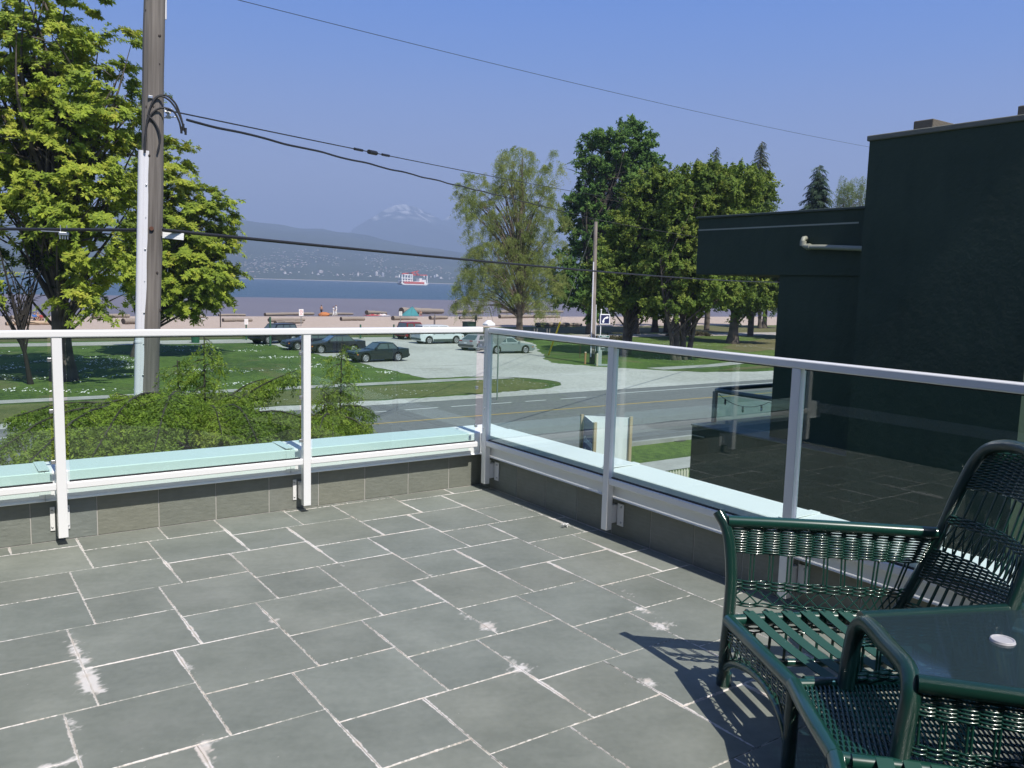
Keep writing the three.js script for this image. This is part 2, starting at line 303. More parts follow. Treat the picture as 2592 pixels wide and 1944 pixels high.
// railings
const PW = .045, PD = .04, RT = 1.085, RB = 1.048;
const leftRail = thing('glass_railing', 'white framed glass railing over the sunlit parapet towards the bay', 'railing', [0, DECK, 0]);
const rightRail = thing('glass_railing', 'white framed glass railing over the shaded parapet beside the dark green house', 'railing', [0, DECK, 0]);
function post(parent, x, z, alongX, corner) {
  const w = alongX ? PW : PD, d = alongX ? PD : PW;
  const p = mesh('post', rbox(w, RB - .043 + (corner ? .03 : 0), d, .003, x, (RB + .043) / 2 + (corner ? .015 : 0), z), M.white, parent);
  // bracket plate and bolts on the wall
  const bx = alongX ? [x - .034, -.0] : [0, 0];
  if (alongX) { mesh('bracket', [rbox(.022, .125, .006, .002, x - .034, .118, .003), rbox(.022, .125, .006, .002, x + .034, .118, .003), box(.068, .11, .07, x, .118, .039).scale(1, 1, 1)].slice(0, 2).concat([box(.03, .10, .078, x, .118, .041)]), M.white, parent); for (const s of [-1, 1]) for (const y of [.075, .162]) mesh('bolt', new THREE.SphereGeometry(.006, 8, 5).translate(x + s * .036, y, .006), M.steel, parent); }
  else { mesh('bracket', [rbox(.006, .125, .05, .002, -.003, .128, z + .047), rbox(.006, .125, .05, .002, -.003, .128, z - .047), box(.04, .10, .03, -.02, .128, z)], M.white, parent); for (const s of [-1, 1]) for (const y of [.086, .172]) mesh('bolt', new THREE.SphereGeometry(.0065, 8, 5).translate(-.006, y, z + s * .055), M.steel, parent); }
  return p;
}
const LZ = .10, RX = -.062, LX = [-1.29, -2.565, -3.56], RZ = [1.365, 2.54, 3.72, 4.9];
LX.forEach((x) => post(leftRail, x, LZ, true));
RZ.forEach((z) => post(rightRail, RX, z, false));
const cornerPost = post(rightRail, RX, .145, false, true);
{ // corner cap
  const c = new THREE.CylinderGeometry(.014, .040, .022, 4).rotateY(Math.PI / 4).translate(RX, RT + .034, .145);
  mesh('post_cap', [rbox(.062, .016, .062, .005, RX, RT + .017, .145), c], M.white, rightRail);
}
mesh('top_rail', rbox(3.5, RT - RB, .05, .008, -.085 - 1.75, (RT + RB) / 2, LZ, 2), M.white, leftRail);
mesh('top_rail', rbox(.05, RT - RB, 5.1 - .17, .008, RX, (RT + RB) / 2, (.18 + 5.1) / 2, 2), M.white, rightRail);
const glassEdges = [];
{
  const xs = [-.085 + PW / 2, ...LX];
  for (let k = 0; k < LX.length; k++) {
    const a = (k ? LX[k - 1] : -.085) - PW / 2, b = LX[k] + PW / 2, L = a - b;
    mesh('bottom_rail', rbox(L, .037, .034, .007, (a + b) / 2, .306, LZ, 2), M.white, leftRail);
    mesh('glass_pane', box(L - .034, RB - .318, .006, (a + b) / 2, (RB + .318) / 2 + .002, LZ), M.glass, leftRail);
    for (const g of [box(L - .03, .007, .012, (a + b) / 2, .328, LZ), box(L - .03, .006, .012, (a + b) / 2, RB - .003, LZ)]) mesh('gasket', g, M.gasket, leftRail);
    for (const t of [.12, .5, .88]) mesh('glazing_clip', rbox(.02, .02, .014, .003, a - .01, lerp(.35, 1.02, t), LZ), M.steel, leftRail);
  }
  for (let k = 0; k < RZ.length; k++) {
    const a = (k ? RZ[k - 1] : .145) + PW / 2, b = RZ[k] - PW / 2, L = b - a;
    mesh('bottom_rail', rbox(.034, .037, L, .007, RX, .318, (a + b) / 2, 2), M.white, rightRail);
    mesh('glass_pane', box(.006, RB - .331, L - .020, RX, (RB + .331) / 2 + .002, (a + b) / 2), M.glass, rightRail);
    for (const g of [box(.012, .007, L - .02, RX, .340, (a + b) / 2), box(.012, .006, L - .02, RX, RB - .003, (a + b) / 2), box(.012, RB - .36, .006, RX, (RB + .34) / 2, b - .004)]) mesh('gasket', g, M.gasket, rightRail);
  }
  for (const t of [.1, .3, .5, .7, .9]) mesh('glazing_clip', new THREE.SphereGeometry(.006, 6, 4).translate(RX - .021, lerp(.35, 1.02, t), .14), M.steel, rightRail);
}
// the house that carries the deck, and its wall behind the tripod
{
  const h = thing('house', 'dark green stucco house that carries the slate deck', 'house');
  mesh('wall', wallBox(4.0, DECK - .385, 6.4, XL / 2, (DECK - .385) / 2, 3.02), M.stucco, h);
  mesh('upper_wall', wallBox(4.6, 2.45, .3, XL / 2, DECK + 1.225, 5.75), M.stucco, h);
  const w = thing('west_house', 'dark green stucco house wall closing the west end of the deck', 'house'); mesh('wall', wallBox(4, DECK + 2.6, 7, XL - 2.19, (DECK + 2.6) / 2, 2.3), M.stucco, w); mesh('roof_edge', box(4.06, .12, 7.06, XL - 2.19, DECK + 2.67, 2.3), M.greenTrim, w); mesh('flashing', box(.02, .09, 5.2, XL - .17, DECK + .31, 2.6), std({ color: C(.30, .32, .34), roughness: .5 }), w);
  mesh('roof_edge', box(4.7, .1, .4, XL / 2, DECK + 2.4, 5.72), M.greenTrim, h);
}
// crumpled scrap of clear plastic near the shaded skirting
{
  const p = onY(1430, 1335, DECK), L = [];
  for (let k = 0; k < 9; k++) { const a = rr(0, 6.28), g = new THREE.TorusGeometry(rr(.006, .014), .0025, 4, 8, rr(2, 5)); g.rotateX(rr(-1.4, 1.4)).rotateY(a).translate(rr(-.022, .022), .009 + rr(0, .012), rr(-.018, .018)); L.push(g); }
  const s = mesh('plastic_scrap', L, std({ color: C(.75, .75, .75), roughness: .3 })); s.position.copy(p); s.position.y = DECK; tag(s, 'crumpled scrap of white plastic lying on the slate by the shaded parapet', 'litter');
}
// ---------------------------------------------------------------- the dark green house next door
const Y = (p) => DECK + p;
{
  const X1 = 4.0, X2 = 4.6, h = thing('neighbour_house', 'dark green stucco house next door with stepped flat roofs and a balcony', 'house');
  mesh('wall', wallBox(9, Y(2.735), 1.49, X1 + 4.5, Y(2.735) / 2, .90), M.stucco, h);
  mesh('parapet_cap', rbox(9.04, .05, 1.53, .01, X1 + 4.5, Y(2.735) + .026, .90), std({ color: C(.15, .155, .13), roughness: .8, bumpMap: T.bumpFine, bumpScale: .004 }), h);
  for (const [z0, z1] of [[.51, .69], [1.37, 1.60]]) mesh('roof_block', [rbox(.42, .09, z1 - z0, .01, X1 + .29, Y(2.78) + .05, (z0 + z1) / 2)], std({ color: C(.13, .115, .09), roughness: .9, bumpMap: T.bumpFine, bumpScale: .004 }), h);
  // lower wing: wall, cantilevered roof fascia and its metal edge
  mesh('wing_wall', wallBox(7, Y(1.56), 1.35, X2 + 3.5, Y(1.56) / 2, -.522), M.stucco, h);
  mesh('fascia', wallBox(7.02, .655, 2.30, X2 + 3.5 - .01, Y(1.545) + .3275, -1.247), M.stucco, h);
  mesh('roof_edge', rbox(7.06, .028, 2.36, .008, X2 + 3.49, Y(2.213), -1.25), M.greenTrim, h);
  const pale = std({ color: C(.30, .31, .25), roughness: .5 });
  mesh('metal_strip', box(.012, .016, 2.12, X2 - .016, Y(2.068), -1.335), pale, h);
  mesh('drain_pipe', [tube([V(X2 + .02, Y(1.925), -.868), V(X2 - .07, Y(1.925), -.868), V(X2 - .085, Y(1.90), -.868), V(X2 - .085, Y(1.86), -.855), V(X2 - .085, Y(1.842), -.82), V(X2 - .085, Y(1.83), -.60), V(X2 - .085, Y(1.79), .2)], .026, .026, 40, 10), new THREE.CylinderGeometry(.033, .033, .05, 10).translate(X2 - .085, Y(1.875), -.86), new THREE.CylinderGeometry(.033, .033, .04, 10).rotateX(Math.PI / 2).translate(X2 - .085, Y(1.838), -.79)], pale, h);
  // balcony on the lower volume
  const XB = 4.45, yb = -.262;
  mesh('balcony_wall', wallBox(7, Y(yb), 5.2, XB + 3.5, Y(yb) / 2, .39), M.stucco, h);
  mesh('balcony_cap', rbox(7.02, .022, 5.22, .006, XB + 3.5, Y(yb) + .012, .385), std({ color: C(.075, .10, .115), roughness: .5 }), h);
  mesh('balcony_strip', box(.01, .012, .2, XB - .008, Y(-.372), -2.10), pale, h);
  const RXb = 4.80, RZb = -2.185, yt = .155, railM = std({ color: C(.095, .125, .125), roughness: .45 });
  mesh('balcony_rail', [tube([V(RXb, Y(yt), -.45), V(RXb, Y(yt), RZb + .03), V(RXb + .03, Y(yt), RZb), V(8.6, Y(yt), RZb)], .027, .027, 80, 10)], railM, h);
  for (const [x, z] of [[RXb, RZb], [6.4, RZb], [8.4, RZb]]) mesh('balcony_post', box(.045, yt - yb - .03, .045, x, Y((yt + yb) / 2), z), railM, h);
  mesh('balcony_pane', [box(.006, yt - yb - .08, 1.6, RXb, Y((yt + yb) / 2 - .01), RZb + .85)], M.glass, h);
  mesh('balcony_pane', [box(1.5, yt - yb - .08, .006, RXb + .80, Y((yt + yb) / 2 - .01), RZb)], M.glass, h);
  // string of coloured lamps slung below the rail
  const pts = []; for (let i = 0; i <= 28; i++) { const t = i / 28, z = RZb + .08 + t * 1.5, s = (t * 2) % 1; pts.push(V(RXb - .03, Y(.115 - .10 * 4 * s * (1 - s)), z)); }
  const st = thing('string_lights', 'string of small coloured lamps slung along the balcony rail next door', 'string lights');
  mesh('wire', tube(pts, .0035, .0035, 56, 5), M.black, st);
  const cols = [[.02, .02, .02], [.02, .14, .06], [.3, .36, .42], [.02, .1, .2], [.2, .02, .02], [.25, .2, .05]];
  [2, 7, 12, 17, 22, 26].forEach((i, k) => { const b = pts[i]; mesh('lamp_socket', new THREE.CylinderGeometry(.010, .012, .03, 8).translate(b.x, b.y - .016, b.z), M.black, st); mesh('lamp', new THREE.SphereGeometry(.014, 8, 8).scale(1, 1.7, 1).translate(b.x, b.y - .048, b.z), phys({ color: C(...cols[k]), roughness: .1, clearcoat: 1 }), st); });
}
// picket fence at the front of the next garden
{
  const a = onY(1690, 1192, 1.25), f = thing('picket_fence', 'cream picket fence at the foot of the dark green house', 'fence', [a.x, 0, a.z]);
  const m = std({ color: C(.62, .58, .46), roughness: .6 });
  for (let k = 0; k < 14; k++) { const g = prism([[-.035, .06], [.035, .06], [.035, 1.19], [0, 1.25], [-.035, 1.19]], .02); mesh('picket', g.translate(-.6 + k * .098, 0, .02), m, f); }
  mesh('rail', box(1.5, .06, .03, .05, .95, -.006), m, f); mesh('rail', box(1.5, .06, .03, .05, .3, -.006), m, f);
}
// ---------------------------------------------------------------- V shaped sign board on the verge
{
  const A = V(11.06, 2.33, -12.07), B = V(11.94, 2.33, -11.28), N1 = V(10.47, 2.33, -10.99), c = thing('sign_board', 'V shaped white sign board with blue printed outer face on the verge', 'sign', [A.x, 0, A.z]);
  const print = canvasTex(512, 1024, (g, w, h) => {
    g.fillStyle = '#46527e'; g.fillRect(0, 0, w, h); g.fillStyle = '#3a4573'; for (let i = 0; i < 6; i++) g.fillRect(0, 640 + i * 60, w, 30);
    g.fillStyle = '#5d6f93'; g.fillRect(0, 760, w, 264); g.fillStyle = '#dfe6ee'; g.font = 'italic bold 130px sans-serif'; g.fillText('Coming', 24, 360); g.fillText('Soon', 70, 520);
    g.fillStyle = '#c9d3df'; g.font = '52px sans-serif'; g.fillText('RESIDENCES', 70, 700); g.fillStyle = '#e6ebf2'; for (let i = 0; i < 4; i++) g.fillRect(60, 800 + i * 48, 360 - i * 40, 14);
  });
  const wm = std({ color: C(.80, .81, .82), roughness: .55 }), blue = std({ map: print, roughness: .5 }), ply = std({ color: C(.42, .33, .22), roughness: .8 });
  const board = (P, Q, name, outer) => {
    const p = V(P.x - A.x, 0, P.z - A.z), q = V(Q.x - A.x, 0, Q.z - A.z), L = p.distanceTo(q), ang = -Math.atan2(q.z - p.z, q.x - p.x);
    const g = box(L, 1.9, .016, L / 2, 2.33 - .95, 0).rotateY(ang).translate(p.x, 0, p.z); mesh(name, g, wm, c);
    if (outer) { const f = new THREE.PlaneGeometry(L, 1.9).translate(L / 2, 2.33 - .95, 0); if (outer < 0) f.rotateY(Math.PI).translate(L, 0, 0); f.translate(0, 0, outer * .012).rotateY(ang).translate(p.x, 0, p.z); mesh('printed_face', f, blue, c); }
  };
  board(A, N1, 'board', 1); board(A, B, 'board', -1);
  // which side of each board is outside is settled by the V: apex away from the house
  for (const P of [N1, B, A]) mesh('wood_post', box(.09, 2.36, .05, 0, 1.18, 0).translate(P.x - A.x + (P === A ? -.06 : .0), 0, P.z - A.z + (P === A ? -.03 : .035)), ply, c);
}
// ---------------------------------------------------------------- the near utility pole and its lines
const polePt = (x, y, D = 15.5) => atD(x * K, y * K, D);
{
  const top = polePt(337, -120), mid = polePt(322, 840), base = V(mid.x - (top.x - mid.x) * .6, 0, mid.z), p = thing('utility_pole', 'tall weathered wooden utility pole with white cable guard, in front of the bay', 'utility pole', [base.x, 0, base.z]);
  const off = (v) => v.clone().sub(base);
  const hi = off(top), dir = hi.clone().normalize(), at = (h) => dir.clone().multiplyScalar(h / dir.y);
  const wp = []; for (let i = 0; i <= 10; i++) wp.push(at(hi.y * i / 10).add(V(Math.sin(i * 1.3) * .01, 0, 0)));
  const shaft = mesh('shaft', tube(wp, (t) => lerp(.185, .163, t) * (1 + .012 * Math.sin(t * 60)), 0, 60, 20, true), M.pole, p);
  const R = (h) => lerp(.185, .163, h / hi.y);
  // view side of the pole faces the deck: v = towards the house, r = along the street
  const toH = EYE.clone().sub(V(base.x, 0, base.z)); toH.y = 0; toH.normalize(); const rt = V(-toH.z, 0, toH.x).multiplyScalar(-1); if (rt.x < 0) rt.multiplyScalar(-1);
  const on = (h, a, out = 0) => at(h).addScaledVector(toH, Math.cos(a) * (R(h) + out)).addScaledVector(rt, Math.sin(a) * (R(h) + out));
  const cTop = polePt(313, 328).y;
  { // half-round white guard with bolt flanges
    const a0 = -.95, g = [tube([on(.05, a0, .02), on(cTop, a0, .02)], .062, .062, 2, 14), beam(on(.05, a0 + .42, .004), on(cTop, a0 + .42, .004), .07, .012, toH), beam(on(.05, a0 - .42, .004), on(cTop, a0 - .42, .004), .07, .012, toH)];
    mesh('cable_guard', g, M.pvc, p);
    for (let k = 0; k < 13; k++) mesh('bolt', new THREE.SphereGeometry(k % 2 ? .009 : .016, 8, 6).translate(...on(cTop - .55 - k * .52, a0 + .47, .014).toArray()), M.steel, p);
    mesh('guard_joint', tube([on(polePt(313, 735).y, a0, .022), on(polePt(313, 735).y - .03, a0, .022)], .068, .068, 1, 14), M.pvc, p);
  }
  // cables looping out of the guard to the service line
  const b0 = on(cTop - .05, -.8, .02), clampP = on(polePt(332, 215).y, -.25, .02);
  const L = (pts) => tube(pts.map(([x, y, o]) => off(polePt(x, y, 15.5 - .2 - (o ?? 0)))), .016, .016, 48, 7);
  mesh('cable_loop', [L([[312, 330], [316, 275], [325, 232], [338, 210], [358, 206], [378, 222], [390, 250], [396, 272]]), L([[313, 330], [317, 270], [328, 225], [345, 208], [365, 216], [386, 245], [400, 285]]), L([[312, 330], [318, 265], [330, 244], [350, 233], [374, 240], [387, 262], [392, 283]])], M.cable, p);
  mesh('cable_loop', [L([[318, 248], [332, 262], [342, 280], [346, 300], [340, 330]])], M.cable, p);
  mesh('clamp', rbox(.07, .05, .03, .008).translate(...clampP.toArray()), M.steel, p);
  mesh('cable_end', [[396, 275], [401, 284], [392, 281]].map(([x, y]) => new THREE.CylinderGeometry(.022, .018, .11, 8).translate(...off(polePt(x, y, 15.2)).toArray())), M.black, p);
  const ins = off(polePt(364, 248)); mesh('insulator', [new THREE.CylinderGeometry(.035, .045, .04, 10).translate(ins.x, ins.y + .04, ins.z), new THREE.CylinderGeometry(.022, .022, .05, 10).translate(ins.x, ins.y, ins.z), new THREE.CylinderGeometry(.045, .035, .04, 10).translate(ins.x, ins.y - .04, ins.z)], std({ color: C(.7, .7, .68), roughness: .3 }), p);
  mesh('insulator_bracket', [bar(off(polePt(350, 240)), off(polePt(370, 242)), .012), bar(off(polePt(350, 255)), off(polePt(385, 252)), .01), bar(off(polePt(350, 236)), off(polePt(372, 236)), .01)], M.steel, p);
  mesh('eye_bolt', new THREE.TorusGeometry(.035, .009, 6, 12).translate(...off(polePt(358, 237)).toArray()), M.steel, p);
  // white marker tag standing out from the pole, upper pipe, knots and stubs
  const tg = off(polePt(373, 509)); mesh('marker_tag', [rbox(.36, .115, .012, .003).rotateZ(-.06).translate(tg.x, tg.y, tg.z), box(.36, .004, .016).rotateZ(-.06).translate(tg.x, tg.y + .015, tg.z), box(.36, .004, .016).rotateZ(-.06).translate(tg.x, tg.y - .02, tg.z)], std({ color: C(.84, .84, .84), roughness: .5 }), p);
  mesh('conduit', tube([off(polePt(358, -110)), off(polePt(357.5, 42))], .022, .022, 4, 8), M.pvc, p);
  mesh('bolt', new THREE.CylinderGeometry(.035, .035, .05, 6).rotateX(Math.PI / 2).translate(...on(polePt(328, 495).y, .0, .01).toArray()), std({ color: C(.12, .05, .03), roughness: .8 }), p);
  for (let k = 0; k < 16; k++) mesh('knot', new THREE.SphereGeometry(rr(.012, .03), 7, 5).scale(1, rr(1, 1.8), .6).translate(...on(rr(4.6, 10.4), rr(-1.1, 1.2), -.004).toArray()), std({ color: C(.05, .04, .035), roughness: 1 }), p);
}
function wire(name, label, pts, r, more) { // pts: survey x, y at 2212 wide, and distance
  const q = pts.map(([x, y, d]) => atD(x * K, y * K, d)), m = mesh(name, tube(q, r, r, 160, 6), M.cable);
  tag(m, label, 'power line', null); return m;
}
// each line runs from the near pole across the street; the last point is where it goes out of sight
const along = (a, b, n, sag, twist = 0) => { const o = []; for (let i = 0; i <= n; i++) { const t = i / n, p = a.clone().lerp(b, t); p.y -= sag * 4 * t * (1 - t) + twist * Math.sin(i * 1.9); o.push(p); } return o; };
function fitWire(name, label, A, Bpx, midPx, r, twist = 0, n = 40) { // through A, past the mid survey point, to the far end
  const B = atD(...Bpx), d = ray(midPx[0], midPx[1]);
  // sag so that the line passes the surveyed middle point
  const f = (p) => { const q = p.clone().sub(EYE).applyQuaternion(camera.quaternion.clone().invert()); return [1296 - F * q.x / q.z, 972 + F * q.y / q.z]; };
  let lo = -3, hi = 8; for (let k = 0; k < 40; k++) { const s = (lo + hi) / 2; let best = 1e9, by = 0; for (let i = 0; i <= 400; i++) { const t = i / 400, p = A.clone().lerp(B, t); p.y -= s * 4 * t * (1 - t); const [x, y] = f(p); if (Math.abs(x - midPx[0]) < best) { best = Math.abs(x - midPx[0]); by = y; } } by > midPx[1] ? hi = s : lo = s; }
  const m = mesh(name, tube(along(A, B, n, lo, twist), r, r, n * 5, 6), M.cable); tag(m, label, 'overhead line'); m.userData.sag = undefined; delete m.userData.sag; return [m, A, B, lo];
}
const N = (x, y) => [x * K, y * K];
fitWire('service_cable', 'twisted black service cable sagging from the near pole to the far pole', polePt(404, 259, 15.3), [...N(1287, 474), 63], N(800, 355), .022, .012, 60);
fitWire('service_cable', 'black cable running on from the far pole behind the dark green house', atD(...N(1287, 474), 63), [...N(1560, 520), 68], N(1430, 500), .02, .0);
fitWire('communication_cable', 'thick lashed cable crossing the water view at the height of the marker tag', polePt(352, 497, 15.3), [...N(1720, 610), 78], N(1000, 560), .03, .0, 60);
fitWire('communication_cable', 'thick lashed cable leaving the near pole through the chestnut', polePt(330, 497, 15.3), [...N(-260, 490), 22], N(40, 495), .028, .0, 40);
fitWire('ground_wire', 'thin steel wire high across the open sky', polePt(338, -45, 15.5), [...N(2060, 345), 60], N(1180, 165), .006, 0, 60);
const [spanWire, sA, sB, sSag] = fitWire('span_guy', 'thin guy wire with strain insulators above the service cable', polePt(360, 238, 15.3), [...N(1420, 440), 84], N(900, 349), .012, 0, 50);
for (const t of [.095, .106, .117]) { const p = sA.clone().lerp(sB, t), q = sA.clone().lerp(sB, t + .006); for (const [v, s] of [[p, t], [q, t + .006]]) v.y -= sSag * 4 * s * (1 - s); mesh('strain_insulator', bar(p, q, t === .106 ? .055 : .032, t === .106 ? .055 : .032, 8), M.black, spanWire); }
{ // clips on the lashed cable and a small splice box by the chestnut
  const c = thing('splice_box', 'small grey splice box hanging under the cable left of the near pole', 'cable box', polePt(138, 505, 17));
  mesh('box', rbox(.16, .06, .06, .01), M.steel, c); for (let k = 0; k < 4; k++) mesh('stub', new THREE.CylinderGeometry(.012, .012, .07, 6).translate(-.06 + k * .04, -.06, 0), M.steel, c);
  mesh('hanger', [box(.012, .14, .012, -.05, .08, 0), box(.012, .14, .012, .05, .08, 0), box(.3, .015, .015, -.2, .03, 0)], M.steel, c);
}
// ---------------------------------------------------------------- street, park, beach, bay, mountains
T.grass = tex(1024, 1024, (u, v) => {
  const a = fbm(u * 5, v * 5, 5, 5, 201), b = fbm(u * 90, v * 90, 90, 3, 207), d = fbm(u * 9, v * 9, 9, 4, 211);
  let c = mixc([.036, .075, .009], [.105, .170, .022], clamp(.5 + (a - .5) * 1.3 + (b - .5) * 1.5));
  return mixc(c, [.15, .135, .055], smooth(.60, .80, d) * .55);
}, { repeat: [1 / 14, 1 / 14] });
T.dryGrass = tex(512, 512, (u, v) => mixc([.070, .088, .022], [.170, .150, .062], clamp(.2 + fbm(u * 6, v * 6, 6, 5, 221) * .7 + (fbm(u * 60, v * 60, 60, 3, 225) - .5) * .9)), { repeat: [1 / 10, 1 / 10] });
T.asphalt = tex(1024, 1024, (u, v) => { const a = fbm(u * 3, v * 14, 1, 5, 231), b = fbm(u * 120, v * 120, 120, 2, 235), k = fbm(u * 10, v * 10, 10, 4, 239); let c = lerp(.12, .195, clamp(.45 + (a - .5) * 1.2 + (b - .5) * .7)); const crack = Math.abs(k - .5) < .006 ? .75 : 1; c *= crack; return [c, c * 1.0, c * .98]; }, { repeat: [1 / 16, 1 / 9] });
T.gravel = tex(1024, 1024, (u, v) => { const a = fbm(u * 4, v * 4, 4, 5, 241), b = fbm(u * 140, v * 140, 140, 2, 245), s = fbm(u * 3, v * 26, 1, 4, 247); const t = clamp(.5 + (a - .5) * 1.0 + (b - .5) * .9 + (s - .5) * .5); return mixc([.34, .325, .30], [.54, .525, .495], t); }, { repeat: [1 / 18, 1 / 18] });
T.concrete = tex(512, 512, (u, v) => mixc([.27, .26, .24], [.42, .41, .385], clamp(.5 + (fbm(u * 8, v * 8, 8, 5, 251) - .5) * 1.2)), { repeat: [1 / 4, 1 / 4] });
T.sand = tex(1024, 1024, (u, v) => mixc([.43, .345, .28], [.56, .47, .40], clamp(.5 + (fbm(u * 5, v * 12, 1, 5, 261) - .5) * 1.1 + (fbm(u * 90, v * 90, 90, 2, 265) - .5) * .6)), { repeat: [1 / 20, 1 / 20] });
T.wetSand = tex(1024, 1024, (u, v) => mixc([.105, .082, .078], [.20, .165, .155], clamp(.5 + (fbm(u * 3, v * 16, 1, 5, 271) - .5) * 1.6 + (noise(u * 2, v * 40, 2, 275) - .5) * .35)), { repeat: [1 / 160, 1 / 60] });
T.waves = tex(512, 512, (u, v) => .6 * fbm(u * 10, v * 26, 2, 4, 281) + .4 * noise(u * 40, v * 90, 10, 285), { srgb: false, repeat: [1 / 60, 1 / 60] });
M.grass = std({ map: T.grass, roughness: .95, bumpMap: T.bumpFine.clone(), bumpScale: .05 }); M.grass.bumpMap.repeat.set(1 / 1.2, 1 / 1.2); M.grass.bumpMap.needsUpdate = true;
M.dryGrass = std({ map: T.dryGrass, roughness: .95, bumpMap: M.grass.bumpMap, bumpScale: .05 });
M.asphalt = std({ map: T.asphalt, roughness: .8 }); M.gravel = std({ map: T.gravel, roughness: .95, bumpMap: M.grass.bumpMap, bumpScale: .02 });
M.concrete = std({ map: T.concrete, roughness: .9 }); M.sand = std({ map: T.sand, roughness: .95, bumpMap: M.grass.bumpMap, bumpScale: .04 });
M.wetSand = std({ map: T.wetSand, roughness: .36 });
M.water = phys({ color: C(.045, .085, .115), roughness: .30, ior: 1.33, bumpMap: T.waves, bumpScale: .9 });
M.paintW = std({ color: C(.62, .62, .60), roughness: .7 }); M.paintY = std({ color: C(.52, .34, .07), roughness: .7 });

const bumpy = (pts, n, amp) => { // irregular edge through points
  const c = new THREE.CatmullRomCurve3(pts.map(([x, z]) => V(x, 0, z)), false, 'centripetal'), o = [];
  for (let i = 0; i <= n; i++) { const p = c.getPoint(i / n), e = i && i < n ? amp : 0; o.push([p.x + rr(-e, e), p.z + rr(-e, e)]); } return o;
};
{
  // land and sea bed in one sheet: level park, sand shelving to the tidal flat, then down
  const prof = [[300, 0], [-86, 0], [-89, .1], [-96, .05], [-112, -.25], [-128, -.5], [-160, -.85], [-280, -1.2], [-330, -1.6], [-700, -6], [-5000, -30]];
  const xs = [-3000, -1500, -600, -150, -60, 0, 60, 150, 300, 700, 3000, 10000], pos = [], uv = [], I = [];
  prof.forEach(([z, y]) => xs.forEach((x) => { pos.push(x, y - .008, z); uv.push(x, z); }));
  for (let i = 0; i < prof.length - 1; i++) for (let j = 0; j < xs.length - 1; j++) { const a = i * xs.length + j, b = a + xs.length; I.push(a, a + 1, b, a + 1, b + 1, b); }
  const g = new THREE.BufferGeometry(); g.setAttribute('position', new THREE.Float32BufferAttribute(pos, 3)); g.setAttribute('uv', new THREE.Float32BufferAttribute(uv, 2)); g.setIndex(I);
  const gy = (z) => { for (let i = 1; i < prof.length; i++) if (z >= prof[i][0]) return lerp(prof[i][1], prof[i - 1][1], (z - prof[i][0]) / (prof[i - 1][0] - prof[i][0])); return -30; }; g.computeVertexNormals();
  struct('ground', g, M.grass);
  const strip = (name, rows, mat, edgeN, edgeF) => { // rows [z, y]; first and last row wander
    const X = []; for (let x = -400; x <= 700; x += 4) X.push(x); X.unshift(-2500); X.push(6000);
    const P = [], U = [], II = [];
    rows.forEach(([z, y], r) => X.forEach((x) => { const w = (r === 0 ? edgeN : r === rows.length - 1 ? edgeF : 0) * (fbm(x * .05 + 500, r * 9.1, 4096, 4, 300 + r) - .5) * 2; P.push(x, y, z + w); U.push(x, z + w); }));
    for (let i = 0; i < rows.length - 1; i++) for (let j = 0; j < X.length - 1; j++) { const a = i * X.length + j, b = a + X.length; II.push(a, a + 1, b, a + 1, b + 1, b); }
    const q = new THREE.BufferGeometry(); q.setAttribute('position', new THREE.Float32BufferAttribute(P, 3)); q.setAttribute('uv', new THREE.Float32BufferAttribute(U, 2)); q.setIndex(II); q.computeVertexNormals(); return struct(name, q, mat);
  };
  strip('beach', [-86.8, -89, -92, -96, -104, -112, -123, -128].map((z) => [z, gy(z) + .012]), M.sand, 1.4, 1.2);
  strip('tidal_flat', [-121, -128, -160, -220, -280, -296].map((z) => [z, gy(z) + .003]), M.wetSand, 1.5, 0);
  const w = new THREE.PlaneGeometry(13000, 4700, 1, 1).rotateX(-Math.PI / 2).translate(3500, -1.22, -2612); const wp = w.attributes.position, wu = w.attributes.uv; for (let i = 0; i < wp.count; i++) wu.setXY(i, wp.getX(i), wp.getZ(i));
  struct('water', w, M.water);
  // street
  struct('road', sheet([[-160, -17.4], [160, -17.4], [160, -30.6], [-160, -30.6]], .004), M.asphalt);
  const tipTop = [[21.4, -38.9], [25.2, -38.6], [27.6, -36.2], [27.4, -33.6], [25.2, -32.2]];
  const rightEdge = bumpy([[47.5, -68.2], [46.0, -62], [43.2, -57.5], [40.6, -53.6], [38.6, -50.0], [36.0, -46.6], [35.2, -44.0], [36.4, -41.0], [38.6, -38.0], [41.2, -35.4], [46, -34.2], [60, -33.6], [90, -33.4], [160, -33.4]], 90, .25);
  const tip = bumpy(tipTop, 24, .18), bottom = bumpy([[25.2, -32.2], [20, -31.7], [10, -31.6], [0, -31.7], [-30, -31.6], [-160, -31.6]], 90, .18);
  const lot = [...bumpy([[21.4, -68.4], [21.3, -60], [21.5, -50], [21.4, -38.9]], 40, .22), ...tip.slice(1), ...bottom.slice(1), [-160, -30.3], [160, -30.3], ...rightEdge.reverse()];
  struct('gravel_lot', sheet(lot, .008), M.gravel);
  struct('path', sheet([[-160, -37.1], [20, -37.1], [26.4, -37.0], [26.4, -38.15], [20, -38.2], [-160, -38.2]], .012), M.concrete);
  struct('path', sheet([[39.6, -37.6], [46, -38.0], [54.6, -40.0], [80, -45], [80, -46.4], [54, -41.4], [46, -39.3], [39.3, -39.0]], .012), M.concrete);
  struct('path', sheet(bumpy([[-160, -68.6], [0, -68.4], [21, -68.2], [47, -68.0], [60, -67.6], [80, -66.6], [140, -64]], 60, .12).concat(bumpy([[140, -70], [80, -71.5], [47, -72.6], [21, -72.6], [0, -71.6], [-160, -71.6]], 60, .12)), .010), std({ map: T.gravel, color: C(.86, .84, .80), roughness: .95 }));
